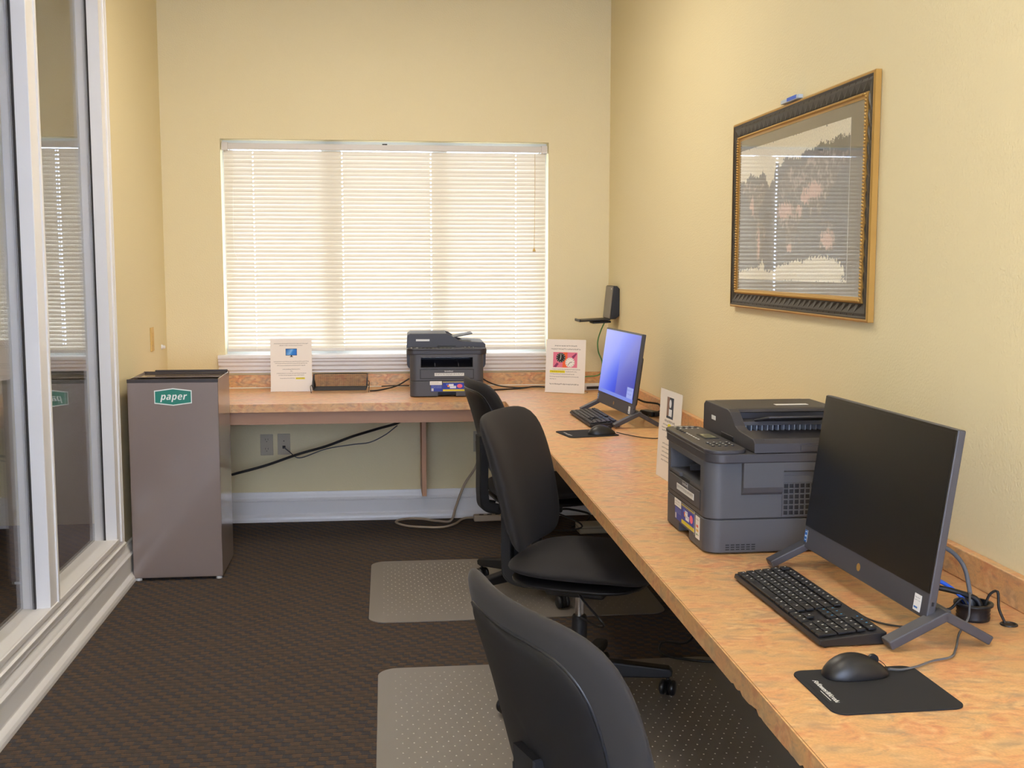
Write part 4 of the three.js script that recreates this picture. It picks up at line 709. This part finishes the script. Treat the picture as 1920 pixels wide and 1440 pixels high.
// ================================================================= task chairs
function chair(label, x, d, turn, starPhase) {
  const c = thing('task_chair', label, 'chair', [x, 0.0054, -d], turn, 'black task chairs along the counter');
  // +x is the front of the chair
  const bend = (off) => (u, v, t) => { const k = v / 0.215, taper = 1 + 0.055 * k - 0.06 * k * k; const uu = u * taper; return [-0.222 - 0.25 * v - 0.45 * Math.max(0, v) * Math.max(0, v) + 0.78 * uu * uu + off + t, 0.715 + v, uu]; };
  part('backrest', pad(0.238, 0.218, 6.0, 0.030, 0.032, 4.2, bend(0), 72, 14), M.fabric, c);
  const shell = part('back_shell', pad(0.190, 0.176, 5.0, 0.004, 0.014, 9, bend(-0.021), 56, 10), M.plastic, c);
  part('shell_lip', (() => { const w = bend(-0.0245), pts = []; for (let i = 0; i <= 72; i++) { const th = i / 72 * Math.PI * 2, cc = Math.cos(th), s = Math.sin(th), k = Math.pow(Math.pow(Math.abs(cc), 5.0) + Math.pow(Math.abs(s), 5.0), -1 / 5.0); pts.push(w(0.190 * k * cc, 0.176 * k * s, 0)); } return tube(pts, 0.003, 144, 6); })(), M.plasticSatin, shell);
  // seat
  part('seat', pad(0.235, 0.240, 3.2, 0.036, 0.030, 4, (u, v, t) => [0.025 + u, 0.452 + t - 0.9 * Math.max(0, u - 0.10) ** 2 * 1.6 + 0.35 * v * v * 0.5, v], 64, 14), M.fabric, c);
  part('seat_pan', pad(0.222, 0.228, 3.4, 0.010, 0.016, 8, (u, v, t) => [0.025 + u, 0.416 + t, v], 56, 8), M.plastic, c);
  const j = part('back_bar', strap([[-0.252, 0.69], [-0.250, 0.58], [-0.250, 0.43], [-0.242, 0.385], [-0.20, 0.366], [-0.05, 0.370]], 0.024, 0.075), M.plastic, c);
  for (const s of [-1, 1]) part('flange', strap([[-0.246, 0.66], [-0.243, 0.58], [-0.242, 0.44], [-0.232, 0.395], [-0.18, 0.378]], 0.036, 0.012), M.plastic, j, [0, 0, s * 0.034]);
  part('mechanism', rspan(-0.10, 0.10, 0.345, 0.405, -0.065, 0.065, 0.012), M.plastic, c);
  part('lever', tube([[0.0, 0.375, 0.05], [0.06, 0.36, 0.14], [0.13, 0.33, 0.205], [0.14, 0.315, 0.20], [0.10, 0.285, 0.13], [0.02, 0.278, 0.05]], 0.004, 40, 6), M.plasticSatin, c);
  part('adjuster_paddle', rspan(0.10, 0.17, 0.33, 0.385, -0.17, -0.12, 0.008), M.plastic, c);
  part('gas_lift', at(cyl(0.014, 0.014, 0.11, 24), 0, 0.305, 0), M.chrome, c);
  part('lift_sleeve', merge([at(cyl(0.025, 0.027, 0.16, 24), 0, 0.185, 0), at(cyl(0.021, 0.0255, 0.008, 24), 0, 0.268, 0)]), M.plasticSatin, c);
  const base = new THREE.Group(); base.name = 'star_base'; base.rotation.y = starPhase; c.add(base);
  part('hub', new THREE.LatheGeometry([[0.0, 0.068], [0.046, 0.068], [0.05, 0.08], [0.046, 0.118], [0.034, 0.13], [0.0, 0.13]].map((p) => new THREE.Vector2(...p)), 28), M.plastic, base);
  const arm = (() => { const s = new THREE.Shape([[0.03, 0.07], [0.29, 0.066], [0.302, 0.072], [0.304, 0.086], [0.296, 0.094], [0.05, 0.124], [0.03, 0.124]].map((p) => new THREE.Vector2(...p))); const g = new THREE.ExtrudeGeometry(s, { depth: 0.030, bevelEnabled: true, bevelSize: 0.006, bevelThickness: 0.008, bevelOffset: -0.004, bevelSegments: 3 }); g.translate(0, 0, -0.015); return g; })();
  const wheel = (() => { const g = new THREE.LatheGeometry([[0, -0.010], [0.018, -0.010], [0.0245, -0.006], [0.0255, 0], [0.0245, 0.006], [0.018, 0.010], [0, 0.010]].map((p) => new THREE.Vector2(...p)), 24); g.rotateX(Math.PI / 2); return g; })();
  const hood = (() => { const g = new THREE.CylinderGeometry(0.0265, 0.0265, 0.012, 24, 1, false, 0, Math.PI * 1.15); g.rotateX(Math.PI / 2); return merge([g, at(cyl(0.006, 0.006, 0.03, 10), 0, 0.042, 0)]); })();
  for (let k = 0; k < 5; k++) {
    const a = k * Math.PI * 2 / 5;
    part('arm', arm, M.plastic, base, null, [0, a, 0]);
    const px = Math.cos(a) * 0.292, pz = -Math.sin(a) * 0.292, ct = part('caster', hood, M.plastic, base, [px, 0.0268, pz], [0, a + 1.2 + k * 1.7, 0]);
    part('wheel', wheel, M.plasticSatin, ct, [0, 0, 0.0165]); part('wheel', wheel, M.plasticSatin, ct, [0, 0, -0.0165]);
  }
  return c;
}
const RAD = Math.PI / 180;
chair('black task chair pulled up to the counter by the dark screen', 0.446, 1.695, 18 * RAD, 0.2);
chair('black task chair turned outward, standing between the other two chairs', 0.618, 3.570, -27 * RAD, 20 * RAD);
chair('black task chair in front of the lit blue screen', 0.640, 4.80, 9 * RAD, 1.03);

renderer.render(scene, camera);
